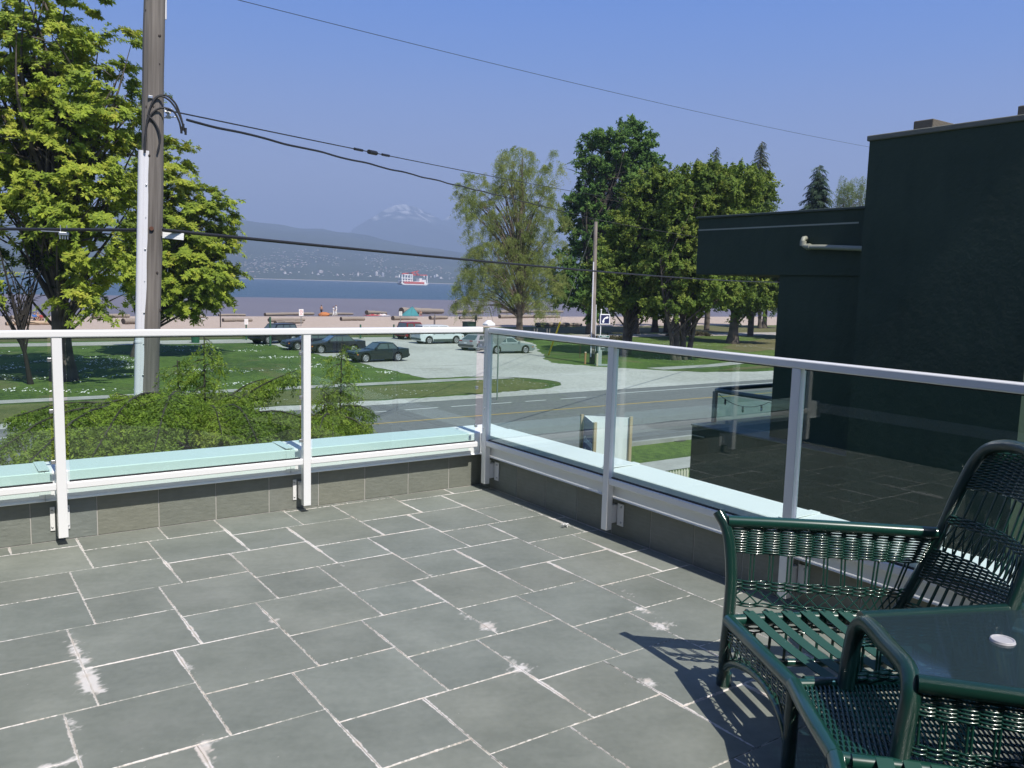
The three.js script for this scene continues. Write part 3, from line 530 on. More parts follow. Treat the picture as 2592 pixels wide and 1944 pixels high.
  struct('verge', sheet(bumpy([[-160, -31.9], [0, -32.0], [20, -32.0], [25.0, -32.5], [26.6, -34.2], [26.0, -36.6]], 70, .15).concat([[-160, -36.6]]), .006), std({ map: T.dryGrass, color: C(.95, 1.08, .85), roughness: .95, bumpMap: M.grass.bumpMap, bumpScale: .05 }));
  struct('dry_lawn', sheet(bumpy([[60, -47], [75, -50], [100, -55], [140, -60], [140, -64], [100, -64], [72, -58], [62, -52]], 50, .5), .003), M.dryGrass);
  struct('dry_lawn', sheet(bumpy([[43, -35.6], [60, -35.2], [90, -35], [90, -38], [60, -37.6], [46, -36.8]], 40, .25), .013), M.dryGrass);
  struct('dry_lawn', sheet(bumpy([[-60, -73.5], [0, -73.2], [40, -74], [70, -73.6], [110, -72], [110, -84], [60, -86], [0, -86], [-60, -86]], 60, .5), .0035), M.dryGrass);
  struct('sidewalk', sheet([[-160, -13.75], [160, -13.75], [160, -15.0], [-160, -15.0]], .010), M.concrete);
  struct('kerb', wallBox(320, .15, .18, 0, .065, -17.42), M.concrete);
  // markings
  struct('lane_line', sheet([[-160, -25.50], [160, -25.62], [160, -25.74], [-160, -25.62]], .009), M.paintY);
  struct('edge_line', sheet([[-160, -28.30], [13.5, -28.35], [13.5, -28.47], [-160, -28.42]], .009), M.paintW);
  for (const [a, b] of [[14.4, 16.1], [16.8, 18.2], [19.0, 20.2], [21.0, 22.3], [23.2, 24.9]]) struct('edge_line', sheet([[a, -28.36], [b, -28.38], [b, -28.50], [a, -28.48]], .009), M.paintW);
  struct('edge_line', sheet([[27.0, -28.9], [160, -29.4], [160, -29.56], [27.0, -29.04]], .009), M.paintW);
  for (let k = 0; k < 7; k++) struct('edge_line', sheet([[-9 - k * 6, -21.2], [-6 - k * 6, -21.2], [-6 - k * 6, -21.32], [-9 - k * 6, -21.32]], .009), M.paintW);
  // tar seams and a manhole
  for (let k = 0; k < 9; k++) { const x = rr(-5, 45), z = rr(-29, -18.5), L = rr(2, 8), p = []; for (let i = 0; i <= 8; i++) p.push(V(x + L * i / 8, 0, z + rr(-.12, .12))); struct('tar_seam', sheet([...p.map((q) => [q.x, q.z - .025]), ...p.reverse().map((q) => [q.x, q.z + .025])], .0085), std({ color: C(.05, .05, .05), roughness: .6 })); }
  const mh = onY(1710, 1113, 0); struct('manhole', new THREE.CylinderGeometry(.38, .38, .014, 20).translate(mh.x, .004, mh.z), std({ color: C(.075, .07, .065), roughness: .7 }));
  struct('road_patch', sheet(bumpy([[21.5, -20.6], [24, -20.9], [26, -20.4], [25.6, -18.9], [22.5, -18.7], [21.2, -19.6]], 24, .1), .0065), std({ color: C(.11, .108, .105), roughness: .8 }));
  // faint tyre tracks and ruts on the lot
  for (const [x0, z0, x1, z1] of [[22.5, -44.3, 26, -43.6], [23.4, -43.2, 25.3, -42.9], [24.2, -45.5, 29, -45.2]]) struct('wheel_rut', sheet(bumpy([[x0, z0], [(x0 + x1) / 2, (z0 + z1) / 2 + .1], [x1, z1]], 14, .03).concat(bumpy([[x1, z1 + .14], [(x0 + x1) / 2, (z0 + z1) / 2 + .26], [x0, z0 + .1]], 14, .03)), .0095), std({ color: C(.25, .22, .19), roughness: 1 }));
}
{ // daisies in drifts over the lawn
  const g = new THREE.CircleGeometry(.05, 5).rotateX(-Math.PI / 2), n = 5500, im = new THREE.InstancedMesh(g, std({ color: C(.72, .72, .68), roughness: .9, side: THREE.DoubleSide }), n), m = new THREE.Matrix4();
  let k = 0, guard = 0; while (k < n && guard++ < 400000) {
    const x = rr(-32, 21), z = rr(-66, -39), q = fbm(x * .28 + 300, z * .5 + 300, 4096, 4, 330); if (q < .53 + .25 * rnd() || Math.abs(z + 37.6) < 1) continue;
    const s = rr(.5, 1.25); m.compose(V(x, .035 + rr(0, .02), z), new THREE.Quaternion().setFromEuler(new THREE.Euler(rr(-.5, .5), 0, rr(-.5, .5))), V(s, s, s)); im.setMatrixAt(k++, m);
  }
  im.count = k; im.name = 'daisies'; im.userData = { kind: 'stuff', label: 'drifts of small white daisies scattered through the mown lawn', category: 'flowers' }; scene.add(im);
  const n2 = 1800, im2 = new THREE.InstancedMesh(g, im.material, n2); k = 0; guard = 0;
  while (k < n2 && guard++ < 100000) { const x = rr(8, 80), z = rr(-60, -32.5); if (x < 27 && z < -36.8) continue; if (x > 27 && x < 44 && z < -31) continue; if (fbm(x * .3 + 300, z * .4 + 300, 4096, 4, 335) < .5 + .25 * rnd()) continue; const s = rr(.5, 1.2); m.compose(V(x, .035, z), new THREE.Quaternion(), V(s, s, s)); im2.setMatrixAt(k++, m); }
  im2.count = k; im2.name = 'daisies_001'; im2.userData = { kind: 'stuff', label: 'white daisies in the grass under the maples and on the road verge', category: 'flowers' }; scene.add(im2);
}
{ // far shore and mountains
  const ridge = (pts, Z) => { const q = pts.map(([x, y]) => { const p = onZ(x, y, Z); return [p.x, p.y]; }); return (x) => { if (x <= q[0][0]) return q[0][1]; for (let i = 1; i < q.length; i++) if (x <= q[i][0]) { const t = (x - q[i - 1][0]) / (q[i][0] - q[i - 1][0]); return lerp(q[i - 1][1], q[i][1], t * t * (3 - 2 * t) * .5 + t * .5); } return q[q.length - 1][1]; }; };
  const build = (name, top, x0, x1, z0, z1, zb, nx, nz, pow, rough, colour, mat, front = 0) => {
    const P = [], Cc = [], I = [], hAt = (x, z) => { const t = z > z1 ? (z0 - z) / (z0 - z1) : 1 - (z1 - z) / (z1 - zb) * .8; const e = Math.pow(clamp(t), pow), n = fbm(x * .0018 + 900, z * .0018 + 900, 4096, 5, 400) - .5; return -2 + front * smooth(0, .03, t) + (top(x) - front) * e * (1 + n * rough * (z > z1 ? 1 - smooth(.88, 1, t) * .86 : 1)); };
    for (let j = 0; j <= nz; j++) for (let i = 0; i <= nx; i++) { const x = lerp(x0, x1, i / nx), z = lerp(z0, zb, j / nz), y = hAt(x, z); P.push(x, y, z); Cc.push(...colour(x, y, z)); }
    for (let j = 0; j < nz; j++) for (let i = 0; i < nx; i++) { const a = j * (nx + 1) + i, b = a + nx + 1; I.push(a, a + 1, b, a + 1, b + 1, b); }
    const g = new THREE.BufferGeometry(); g.setAttribute('position', new THREE.Float32BufferAttribute(P, 3)); g.setAttribute('color', new THREE.Float32BufferAttribute(Cc, 3)); g.setIndex(I); g.computeVertexNormals(); struct(name, g, mat); return hAt;
  };
  const mm = std({ vertexColors: true, roughness: 1 });
  const forest = (x, y, z) => { const n = fbm(x * .0066 + 90, z * .0066 + 900, 4096, 4, 410), q = fbm(x * .033 + 90, z * .033 + 900, 4096, 3, 415); return mixc([.018, .034, .018], [.055, .075, .04], clamp(n * 1.4 - .2 + (q - .5) * .6)); };
  const rA = ridge([[-900, 520], [-300, 530], [200, 542], [440, 544], [600, 552.8], [652, 560.6], [705, 564.6], [749, 574.5], [810, 575.8], [849, 585.6], [883, 593.4], [941, 606.5], [993, 623.6], [1046, 640.6], [1098, 652], [1200, 668], [1500, 690], [2700, 720]], -5800);
  const hA = build('hills', rA, -3000, 10000, -2800, -5800, -7000, 240, 60, 1.0, .35, forest, mm, 12);
  const rB = ridge([[300, 640], [700, 640], [820, 622], [883, 593.4], [904, 579], [920, 566], [941, 558], [962, 545], [985, 537], [998.5, 530.5], [1009, 530], [1030, 532], [1042, 533], [1059, 538], [1085, 545], [1103, 556], [1112.6, 569], [1118, 567], [1124, 561], [1137, 551.5], [1158, 548], [1180, 547.5], [1230, 556], [1330, 590], [1450, 612], [1700, 640], [2700, 660]], -9000);
  build('mountain', rB, -3500, 15600, -6300, -9000, -10800, 420, 70, .85, .25, (x, y, z) => { const n = fbm(x * .0043 + 40, z * .0027 + 900, 4096, 4, 420), s = smooth(690, 756, y + (n - .5) * 250) * smooth(.46, .62, fbm(x * .027 + 7, z * .007 + 70, 4096, 3, 425)); return mixc(forest(x, y, z), [.75, .75, .76], s); }, mm);
  // shoreline strip
  struct('shore', box(12500, 4, 40, 3400, -1, -2790), std({ color: C(.42, .39, .35), roughness: 1 }));
  // buildings along the far shore
  const wallsM = [std({ color: C(.62, .6, .57), roughness: .9 }), std({ color: C(.5, .45, .44), roughness: .9 }), std({ color: C(.42, .44, .47), roughness: .9 }), std({ color: C(.72, .72, .70), roughness: .9 })], dark = std({ color: C(.12, .14, .17), roughness: .5 });
  const nth = ['first', 'second', 'third', 'fourth', 'fifth', 'sixth', 'seventh', 'eighth', 'ninth', 'tenth'], order = [463, 515, 597, 662, 728, 805, 782, 832, 903, 968, 1022, 1103, 1168, 1200, 1242, 1285, 1346, 1372, 1408, 1445, 1488, 1535, 1905, 1928, 1965, 1870, 430, 250, 70, 170];
  const ranks = [...order].sort((a, b) => a - b), lab = (k) => { const r = ranks.indexOf(order[k]), g = Math.floor(r / 10); return `${nth[r % 10]} tower block counted eastward in the ${['western', 'middle', 'eastern'][g]} third of the far shore`; };
  const zs = (x, y) => [600 + x * .2622, 520 + y * .2622];
  [[463, 648, 22], [515, 655, 30], [597, 650, 22], [662, 676, 18], [728, 652, 12], [805, 634, 46], [782, 668, 30], [832, 676, 26], [903, 680, 26], [968, 672, 26], [1022, 674, 30], [1103, 676, 62], [1168, 660, 20], [1200, 688, 36], [1242, 692, 18], [1285, 688, 26], [1346, 646, 26], [1372, 676, 18], [1408, 658, 24], [1445, 692, 18], [1488, 698, 44], [1535, 690, 30], [1905, 684, 16], [1928, 674, 26], [1965, 700, 30], [1870, 690, 16], [430, 690, 26], [250, 690, 60], [70, 670, 60], [170, 700, 50]].forEach(([x, y, w], k) => {
    const [px, py] = zs(x, y), t = onZ(px, py, -2880 - (k % 3) * 25), W = w * .2622 * perPx(px, Math.hypot(t.x - EYE.x, t.z - EYE.z)) * .9, Hh = t.y + 4;
    const o = thing('tower_block', lab(k), 'building', [t.x, -2, t.z], 'tower blocks along the far shore');
    mesh('wall', box(W, Hh, W * .8, 0, Hh / 2, 0), wallsM[k % 4], o); const bands = []; for (let f = 1; f < Math.floor(Hh / 4); f++) bands.push(box(W * .86, 1.2, .4, 0, f * 4, W * .4)); if (bands.length) mesh('window_band', bands, dark, o).userData.kind = 'stuff'; mesh('roof', box(W * .5, 2.4, W * .4, 0, Hh + 1.2, 0), wallsM[(k + 1) % 4], o);
  });
  // houses scattered over the slope
  const hg = new THREE.BoxGeometry(1, 1, 1), hx = [], dens = (px, py) => { const a = fbm(px * .02 + 50, py * .05 + 50, 4096, 4, 440); return smooth(.40, .62, a) * smooth(612, 640, py + (px - 600) * -.05) * (py < 690 ? 1 : .8); };
  let guard = 0; while (hx.length < 1500 && guard++ < 60000) { const px = rr(560, 1420), py = rr(612, 708); if (rnd() > dens(px, py) * (px > 1150 ? .5 : 1)) continue;
    // find where that direction meets the slope
    const d = ray(px, py); let hit = null; for (let t = 2840; t < 5600; t += 36) { const q = EYE.clone().addScaledVector(d, t / -d.z); if (q.y < hA(q.x, q.z)) { hit = q; break; } } if (hit) hx.push(hit); }
  const hm = [std({ color: C(.50, .485, .46), roughness: .9 }), std({ color: C(.5, .43, .39), roughness: .9 }), std({ color: C(.58, .52, .47), roughness: .9 })];
  hx.slice(0, 200).forEach((p, k) => { const o = new THREE.Mesh(hg, hm[k % 3]); o.name = numbered('hillside_house'); const s = rr(2.6, 4.4); o.scale.set(s * rr(1, 1.9), s * .8, s); o.position.set(p.x, p.y + s * .3, p.z); tag(o, 'small pale house on the wooded slope across the bay', 'house', 'houses on the far slope'); scene.add(o); });
  const im = new THREE.InstancedMesh(hg, hm[0], hx.length - 200), m = new THREE.Matrix4(); hx.slice(200).forEach((p, k) => { const s = rr(2.2, 4.2); m.compose(V(p.x, p.y + s * .3, p.z), new THREE.Quaternion(), V(s * rr(1, 1.9), s * .8, s)); im.setMatrixAt(k, m); im.setColorAt(k, C(rr(.7, 1), rr(.68, .95), rr(.66, .92))); });
  im.name = 'hillside_houses'; im.userData = { kind: 'stuff', label: 'specks of houses massed on the wooded slope across the bay', category: 'houses' }; scene.add(im);
  // ship carrying harbour cranes
  const Z = -1400, P = (x, y) => onZ(...zs(x, y), Z), b = P(1690, 764), o = thing('crane_ship', 'white ship carrying tall white and red harbour cranes across the bay', 'ship', [b.x, -1.3, b.z]);
  const q = (x, y) => P(x, y).sub(V(b.x, -1.3, b.z)), wm = std({ color: C(.78, .78, .78), roughness: .6 }), rm = std({ color: C(.55, .09, .06), roughness: .6 });
  const l = q(1557, 764).x, r = q(1828, 764).x, dk = q(1690, 750).y; mesh('hull', prism([[l + 5, 0], [r - 4, 0], [r, dk], [l, dk]], 18, .3), wm, o); mesh('hull_band', box(42, 3.6, 18.6, 0, dk + .6, 0), rm, o);
  const dz = [-6, 6]; for (const x of [1578, 1604, 1630, 1660, 1676, 1818]) for (const z of dz) { const a = q(x, 752), c = q(x, x > 1700 ? 678 : 668); mesh('crane_leg', box(1.6, c.y - a.y, 1.6, a.x, (a.y + c.y) / 2, z), wm, o); }
  for (const [x0, x1, y] of [[1572, 1680, 700], [1572, 1680, 725], [1600, 1680, 668]]) mesh('crane_beam', box(q(x1, y).x - q(x0, y).x, 1.6, 13, (q(x0, y).x + q(x1, y).x) / 2, q(x0, y).y, 0), wm, o);
  for (const [x0, y0, x1, y1] of [[1590, 660, 1680, 652], [1620, 664, 1750, 634], [1690, 672, 1835, 674], [1680, 652, 1740, 676], [1720, 640, 1760, 676]]) mesh('crane_boom', beam(q(x0, y0), q(x1, y1), 2.4, 1.8), rm, o);
  mesh('deck_house', [box(8.4, 8.4, 12, q(1790, 740).x, q(1790, 740).y, 0), box(6, 12, 11, q(1760, 730).x, q(1760, 735).y, 0), box(18, 4.2, 12, q(1730, 748).x, q(1730, 746).y, 0)], wm, o);
}
// ---------------------------------------------------------------- trees and shrubs
function leafCluster(n, spread, size, shape) { // a spray of n leaves, each a folded two-triangle blade
  const P = [], I = [];
  for (let k = 0; k < n; k++) {
    let o, d, up;
    if (shape === 'palm') { const a = k / n * Math.PI * 2 + rr(-.2, .2); o = V(0, 0, 0); d = V(Math.cos(a), rr(-.55, -.1), Math.sin(a)).normalize(); up = V(0, 1, 0); }
    else if (shape === 'frond') { const t = k / n, s = k % 2 ? 1 : -1; o = V(0, -t * t * spread * .55, t * spread); d = V(s * .9, rr(-.75, -.2), .55).normalize(); up = V(0, 1, 0); }
    else if (shape === 'tuft') { const t = rnd(); o = V(gauss() * .02, -t * t * spread * .5 + gauss() * .015, t * spread); d = V(rr(-1, 1), rr(-.9, .35), rr(-.1, 1)).normalize(); up = V(rr(-.7, .7), 1, rr(-.7, .7)).normalize(); }
    else if (shape === 'weep') { o = V(rr(-.3, .3) * spread, -rnd() * spread, rr(-.3, .3) * spread); d = V(rr(-.5, .5), -1, rr(-.5, .5)).normalize(); up = V(rr(-1, 1), .3, rr(-1, 1)).normalize(); }
    else { o = V(gauss(), gauss(), gauss()).multiplyScalar(spread * .6); d = V(rr(-1, 1), rr(-.8, .5), rr(-1, 1)).normalize(); up = V(rr(-.6, .6), 1, rr(-.6, .6)).normalize(); }
    const s = size * rr(.7, 1.25), w = d.clone().cross(up).normalize().multiplyScalar(s * (shape === 'frond' ? .16 : shape === 'tuft' ? .17 : shape === 'palm' ? .20 : shape === 'weep' ? .26 : .36)), m = o.clone().addScaledVector(d, s * .55), e = o.clone().addScaledVector(d, s);
    m.y -= s * .04; const b = P.length / 3;
    for (const p of [o, m.clone().add(w), e, m.clone().sub(w)]) P.push(p.x, p.y, p.z); I.push(b, b + 1, b + 2, b, b + 2, b + 3);
  }
  const g = new THREE.BufferGeometry(); g.setAttribute('position', new THREE.Float32BufferAttribute(P, 3)); g.setIndex(I); g.computeVertexNormals(); return g;
}
const leafMat = (rough = .6, tr = .42) => phys({ color: C(1, 1, 1), roughness: .8, transmission: tr, thickness: 0, side: THREE.DoubleSide, specularIntensity: .35 });
const LEAF = leafMat();
const GEO = { palm: leafCluster(7, 0, .30, 'palm'), broad: leafCluster(9, .20, .17, 'ball'), fine: leafCluster(12, .24, .085, 'ball'), weep: leafCluster(14, .42, .085, 'weep'), frond: leafCluster(30, .19, .046, 'tuft'), conifer: leafCluster(18, .8, .34, 'frond') };
function foliage(parent, name, geo, items, palette) { // items: [pos, scale, quaternion?, tint]
  const im = new THREE.InstancedMesh(geo, LEAF, items.length), m = new THREE.Matrix4(), q = new THREE.Quaternion(), e = new THREE.Euler();
  items.forEach(([p, s, quat, t], k) => {
    if (quat) q.copy(quat); else q.setFromEuler(e.set(rr(-.45, .45), rr(0, 6.28), rr(-.45, .45)));
    m.compose(p, q, V(s, s, s)); im.setMatrixAt(k, m);
    const u = clamp((t ?? rnd()) + rr(-.2, .2)) * (palette.length - 1), a = Math.min(palette.length - 2, Math.floor(u)), c = mixc(palette[a], palette[a + 1], u - a), b = rr(.82, 1.18); im.setColorAt(k, C(c[0] * b, c[1] * b, c[2] * b));
  });
  im.name = name; im.userData.kind = 'stuff'; im.castShadow = im.receiveShadow = true; parent.add(im); return im;
}
// lobes: survey x, y, half width, half height (2212 grid), extra distance, share; D: distance of the tree
function tree(o) {
  seed = o.seed;
  const base = o.base.clone(), D = Math.hypot(base.x - EYE.x, base.z - EYE.z), t = thing(o.name, o.label, 'tree', base, o.group);
  const s = K * perPx(o.lobes[0][0] * K, D) * (o.depthScale ?? 1);
  const lobes = o.lobes.map(([x, y, rx, ry, dd = 0, w]) => { const c = atD(x * K, y * K, D + dd).sub(base); const k = K * perPx(x * K, D + dd) * Math.cos(Math.atan2(Math.abs(x - 1106) * K, F) * .5); return { c, rx: rx * k, ry: ry * k, rz: Math.max(rx, ry * .6) * k * (o.deep ?? .8), w: w ?? rx * ry }; });
  const W = lobes.reduce((a, l) => a + l.w, 0), pick = () => { let u = rnd() * W; for (const l of lobes) { if ((u -= l.w) <= 0) return l; } return lobes[0]; };
  const rad = V(lobes[0].c.x, 0, lobes[0].c.z);
  // clump centres, mostly towards the surface of each lobe
  const clumps = [], cores = []; let guard = 0;
  while (clumps.length < o.clumps && guard++ < o.clumps * 40) {
    const l = pick(), d = V(gauss(), gauss(), gauss()).normalize(), r = Math.pow(rnd(), .42); const p = V(l.c.x + d.x * l.rx * r, l.c.y + d.y * l.ry * r, l.c.z + d.z * l.rz * r);
    if (p.y < (o.floor ?? 1.6)) continue; if (o.gap && clumps.some((q) => q.distanceToSquared(p) < o.gap * o.gap)) continue; clumps.push(p); cores.push(l.c);
  }
  // trunk(s) and limbs
  const wood = [], tops = o.trunks ?? [[0, 0, o.trunkTop ?? [0, 12, 0], o.r]];
  const curves = tops.map(([x, z, [tx, ty, tz], r]) => { const c = new THREE.CatmullRomCurve3([V(x, -.1, z), V(lerp(x, tx, .2) + rr(-.1, .1), ty * .25, lerp(z, tz, .2)), V(lerp(x, tx, .55) + rr(-.3, .3), ty * .6, lerp(z, tz, .55) + rr(-.3, .3)), V(tx, ty, tz)]); wood.push(tube(c.getPoints(20), (u) => r * (u < .08 ? 1.45 - u * 5.6 : 1 - .85 * u) , 0, 26, 10, true)); return { c, ty, r }; });
  const limbs = Math.min(clumps.length, o.limbs ?? 60);
  for (let k = 0; k < limbs; k++) {
    const p = clumps[k], cv = curves[k % curves.length], t0 = clamp((p.y * (o.rise ?? .62) - rr(.2, 1.2)) / cv.ty, .18, .96), a = cv.c.getPoint(t0), d = p.clone().sub(a), L = d.length(); if (L < .4) continue;
    const mid = a.clone().addScaledVector(d, .5).add(V(rr(-.1, .1) * L, (o.arch ?? .10) * L, rr(-.1, .1) * L)), r0 = Math.min(cv.r * (1 - .8 * t0) * .7, .02 + L * .016);
    wood.push(tube([a, mid, p], r0, .012, 9, 5, false));
    for (let q = 0; q < (o.twigs ?? 2); q++) { const f = rr(.4, .9), e = clumps[Math.floor(rnd() * clumps.length)], m2 = a.clone().lerp(p, f); m2.y += (o.arch ?? .1) * L * .7 * 4 * f * (1 - f) * .9; const en = m2.clone().add(V(gauss(), gauss() * .6 + (o.hang ? -.5 : .2), gauss()).multiplyScalar(L * .22)); wood.push(tube([m2, m2.clone().lerp(en, .5).add(V(0, .06 * L * .2, 0)), en], r0 * .4 + .006, .006, 5, 4, false)); }
  }
  mesh('trunk', wood, o.bark ?? M.bark, t);
  // leaves on twigs that spray out of every clump
  const items = [], UP = V(0, 1, 0), qa = new THREE.Quaternion(), nd = V(), tw = V(), q = V();
  clumps.forEach((p, ci) => {
    const R = o.clumpR * rr(.7, 1.35), tn = rnd(), nt = o.sprays ?? 7; nd.copy(p).sub(cores[ci]).normalize();
    for (let j = 0; j < nt; j++) {
      tw.set(gauss(), gauss() * (o.flatten ?? .7) + (o.lift ?? .1) - (o.hang ?? 0), gauss()).normalize().addScaledVector(nd, .55).normalize(); const L = R * rr(.8, 1.9), t1 = tn + rr(-.18, .18), n = Math.round(o.leaves * rr(.6, 1.3));
      for (let k = 0; k < n; k++) {
        const f = .12 + .88 * (k + rnd()) / n; q.copy(p).addScaledVector(tw, L * f); q.y -= (o.droop ?? .18) * L * f * f; q.x += gauss() * R * .11; q.y += gauss() * R * .09; q.z += gauss() * R * .11; if (q.y < .7) continue;
        const dir = V(nd.x, nd.y * .5, nd.z).multiplyScalar(o.face ?? .7).add(V(rr(-.6, .6), .7, rr(-.6, .6))).normalize();
        items.push([q.clone(), (o.leafScale ?? 1) * rr(.7, 1.3), new THREE.Quaternion().setFromUnitVectors(UP, dir).multiply(qa.setFromAxisAngle(UP, rnd() * 6.283)), t1 * .6 + rnd() * .4]);
      }
    }
  });
  foliage(t, 'crown', GEO[o.leaf], items, o.palette);
  return t;
}
const G0 = (x, y) => onY(x, y, 0);
const chestnutPal = [[.15, .22, .025], [.26, .36, .035], [.36, .44, .042], [.44, .45, .06]];
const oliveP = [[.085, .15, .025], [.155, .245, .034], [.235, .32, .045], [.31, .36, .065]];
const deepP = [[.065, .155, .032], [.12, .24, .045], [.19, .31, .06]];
const birchP = [[.20, .27, .07], [.29, .35, .10], [.37, .40, .13]];
const firP = [[.03, .065, .03], [.055, .10, .04], [.085, .13, .05]];
tree({ seed: 11, name: 'chestnut_tree', label: 'tall yellow green chestnut tree behind the near utility pole, cut by the picture top', base: V(3.0, 0, -45.1), r: .52, trunkTop: [-.3, 17, -.5], leaf: 'palm', palette: chestnutPal,
  lobes: [[120, 130, 175, 190], [60, 40, 140, 130], [130, 330, 185, 150], [20, 300, 150, 200], [200, 250, 120, 170, -1], [190, 470, 130, 120, -2], [60, 470, 130, 110], [245, 600, 85, 65, -2, 6000], [170, 640, 60, 40, -3, 2500], [30, 590, 80, 60, 0, 1500]], clumps: 330, clumpR: .62, leaves: 9, flatten: .5, limbs: 150, gap: .7, leafScale: .78, arch: .06, twigs: 2, sprays: 8, droop: .3 });
tree({ seed: 12, name: 'chestnut_tree', label: 'lower rounded chestnut tree leaning out over the beach behind the pole', base: V(9.2, 0, -57.9), r: .42, trunkTop: [1.0, 10.5, -.5], leaf: 'palm', palette: chestnutPal,
  lobes: [[400, 560, 115, 110], [440, 480, 70, 75], [350, 420, 70, 110], [340, 560, 90, 110], [450, 600, 70, 60], [370, 340, 45, 50], [390, 640, 80, 40, 0, 3500]], clumps: 240, clumpR: .68, leaves: 10, flatten: .5, limbs: 90, gap: .75, leafScale: .85, arch: .06, sprays: 8, droop: .3 });
tree({ seed: 13, name: 'dark_sapling', label: 'thin dark sapling with sparse leaves leaning beside the chestnut trunk', base: V(1.35, 0, -44.0), r: .12, trunkTop: [-1.3, 7.5, .3], leaf: 'broad', palette: [[.012, .03, .012], [.03, .06, .02]], bark: std({ color: C(.03, .026, .022), roughness: .95 }),
  lobes: [[30, 600, 75, 70], [80, 570, 40, 60], [10, 650, 50, 40]], clumps: 40, clumpR: .5, leaves: 1, flatten: .8, limbs: 24, twigs: 2, arch: .0, leafScale: .8, sprays: 3 });
tree({ seed: 14, name: 'birch_tree', label: 'pale feathery birch tree with drooping twigs in front of the bay', base: V(46.9, 0, -65.4), r: .36, trunkTop: [-.2, 18.2, 0], leaf: 'weep', palette: birchP,
  lobes: [[1120, 420, 62, 110], [1060, 460, 70, 90], [1170, 470, 55, 110], [1090, 560, 110, 80], [1040, 610, 70, 60], [1160, 600, 70, 80], [1020, 420, 40, 50, 0, 1500], [1110, 350, 45, 50], [1190, 360, 30, 45, 0, 1000], [1010, 660, 40, 30, 0, 900], [1190, 660, 40, 30, 0, 900]], clumps: 430, clumpR: .62, leaves: 8, flatten: .8, limbs: 95, gap: .55, hang: .55, rise: .66, twigs: 1, leafScale: 1.0, arch: .13, bark: std({ map: T.bark, color: C(1.35, 1.3, 1.25), roughness: .9, bumpMap: T.barkBump, bumpScale: .02 }), sprays: 7, droop: .5 });
tree({ seed: 15, name: 'poplar_tree', label: 'tall bright mid green poplar with upright tufts, next to the birch', base: V(62.4, 0, -72.7), r: .42, trunkTop: [-.5, 19, 0], leaf: 'broad', palette: deepP,
  lobes: [[1275, 330, 28, 48], [1340, 320, 55, 50], [1400, 335, 34, 40], [1300, 400, 65, 60], [1380, 400, 60, 60], [1250, 470, 40, 70], [1310, 520, 70, 80], [1240, 600, 60, 60], [1290, 640, 70, 50], [1370, 290, 24, 24, 0, 900], [1290, 305, 20, 22, 0, 700]], clumps: 430, clumpR: .75, leaves: 9, flatten: .9, limbs: 110, gap: .6, leafScale: 1.15, arch: .05, sprays: 8, lift: .35 });
tree({ seed: 16, name: 'maple_tree', label: 'olive green maple with two trunks by the far pole and phone', base: V(45.6, 0, -48.2), r: .3, trunks: [[0, 0, [.2, 10, -.4], .30], [.9, -.6, [2.2, 10, -.8], .26]], leaf: 'broad', palette: oliveP,
  lobes: [[1400, 500, 75, 90], [1360, 590, 90, 60], [1420, 420, 60, 50], [1450, 400, 50, 40], [1340, 540, 50, 60], [1440, 600, 70, 60], [1320, 630, 60, 40], [1390, 655, 70, 25, 0, 1800]], clumps: 340, clumpR: .62, leaves: 9, flatten: .75, limbs: 80, gap: .5, leafScale: .9, sprays: 8 });
tree({ seed: 17, name: 'maple_tree', label: 'wide olive maple with several leaning trunks beside the roof overhang', base: V(46.8, 0, -43.3), r: .3, trunks: [[0, 0, [-.6, 9, 0], .30], [.6, .1, [.3, 10, -.6], .28], [1.2, 0, [3.6, 9, -.2], .25], [-.5, .1, [-2.8, 8, .4], .2]], leaf: 'broad', palette: oliveP,
  lobes: [[1480, 480, 70, 80], [1530, 430, 70, 70], [1500, 405, 70, 38], [1580, 405, 60, 40], [1500, 570, 80, 70], [1580, 520, 70, 80], [1450, 560, 60, 60], [1540, 620, 80, 40, 0, 2500], [1480, 655, 80, 25, 0, 1800]], clumps: 430, clumpR: .62, leaves: 9, flatten: .75, limbs: 90, gap: .5, leafScale: .9, sprays: 8 });
tree({ seed: 18, name: 'maple_tree', label: 'olive maple with thick flared trunk standing in sunlit dry grass', base: V(68.4, 0, -56.1), r: .55, trunkTop: [.4, 13, 0], leaf: 'broad', palette: oliveP,
  lobes: [[1600, 450, 65, 90], [1640, 430, 30, 55], [1600, 625, 75, 50], [1570, 560, 70, 70], [1640, 580, 50, 60], [1530, 400, 50, 40], [1660, 640, 40, 30, 0, 1200], [1700, 600, 40, 60, 0, 1500]], clumps: 330, clumpR: .85, leaves: 9, flatten: .75, limbs: 70, gap: .6, leafScale: 1.15, sprays: 8 });
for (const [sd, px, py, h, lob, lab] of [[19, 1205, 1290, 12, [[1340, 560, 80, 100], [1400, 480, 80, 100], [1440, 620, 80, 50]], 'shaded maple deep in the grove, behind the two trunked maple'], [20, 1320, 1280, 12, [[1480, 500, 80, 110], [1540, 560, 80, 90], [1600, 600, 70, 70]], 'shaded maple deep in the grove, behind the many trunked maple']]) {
  tree({ seed: sd, name: 'maple_tree', label: lab, base: G0(1100 + px * .4219, 300 + py * .4219), r: .42, trunkTop: [0, h, 0], leaf: 'broad', palette: deepP, lobes: lob, clumps: 240, clumpR: 1.0, leaves: 9, sprays: 8, flatten: .8, limbs: 40, gap: .8, leafScale: 1.4 });
}
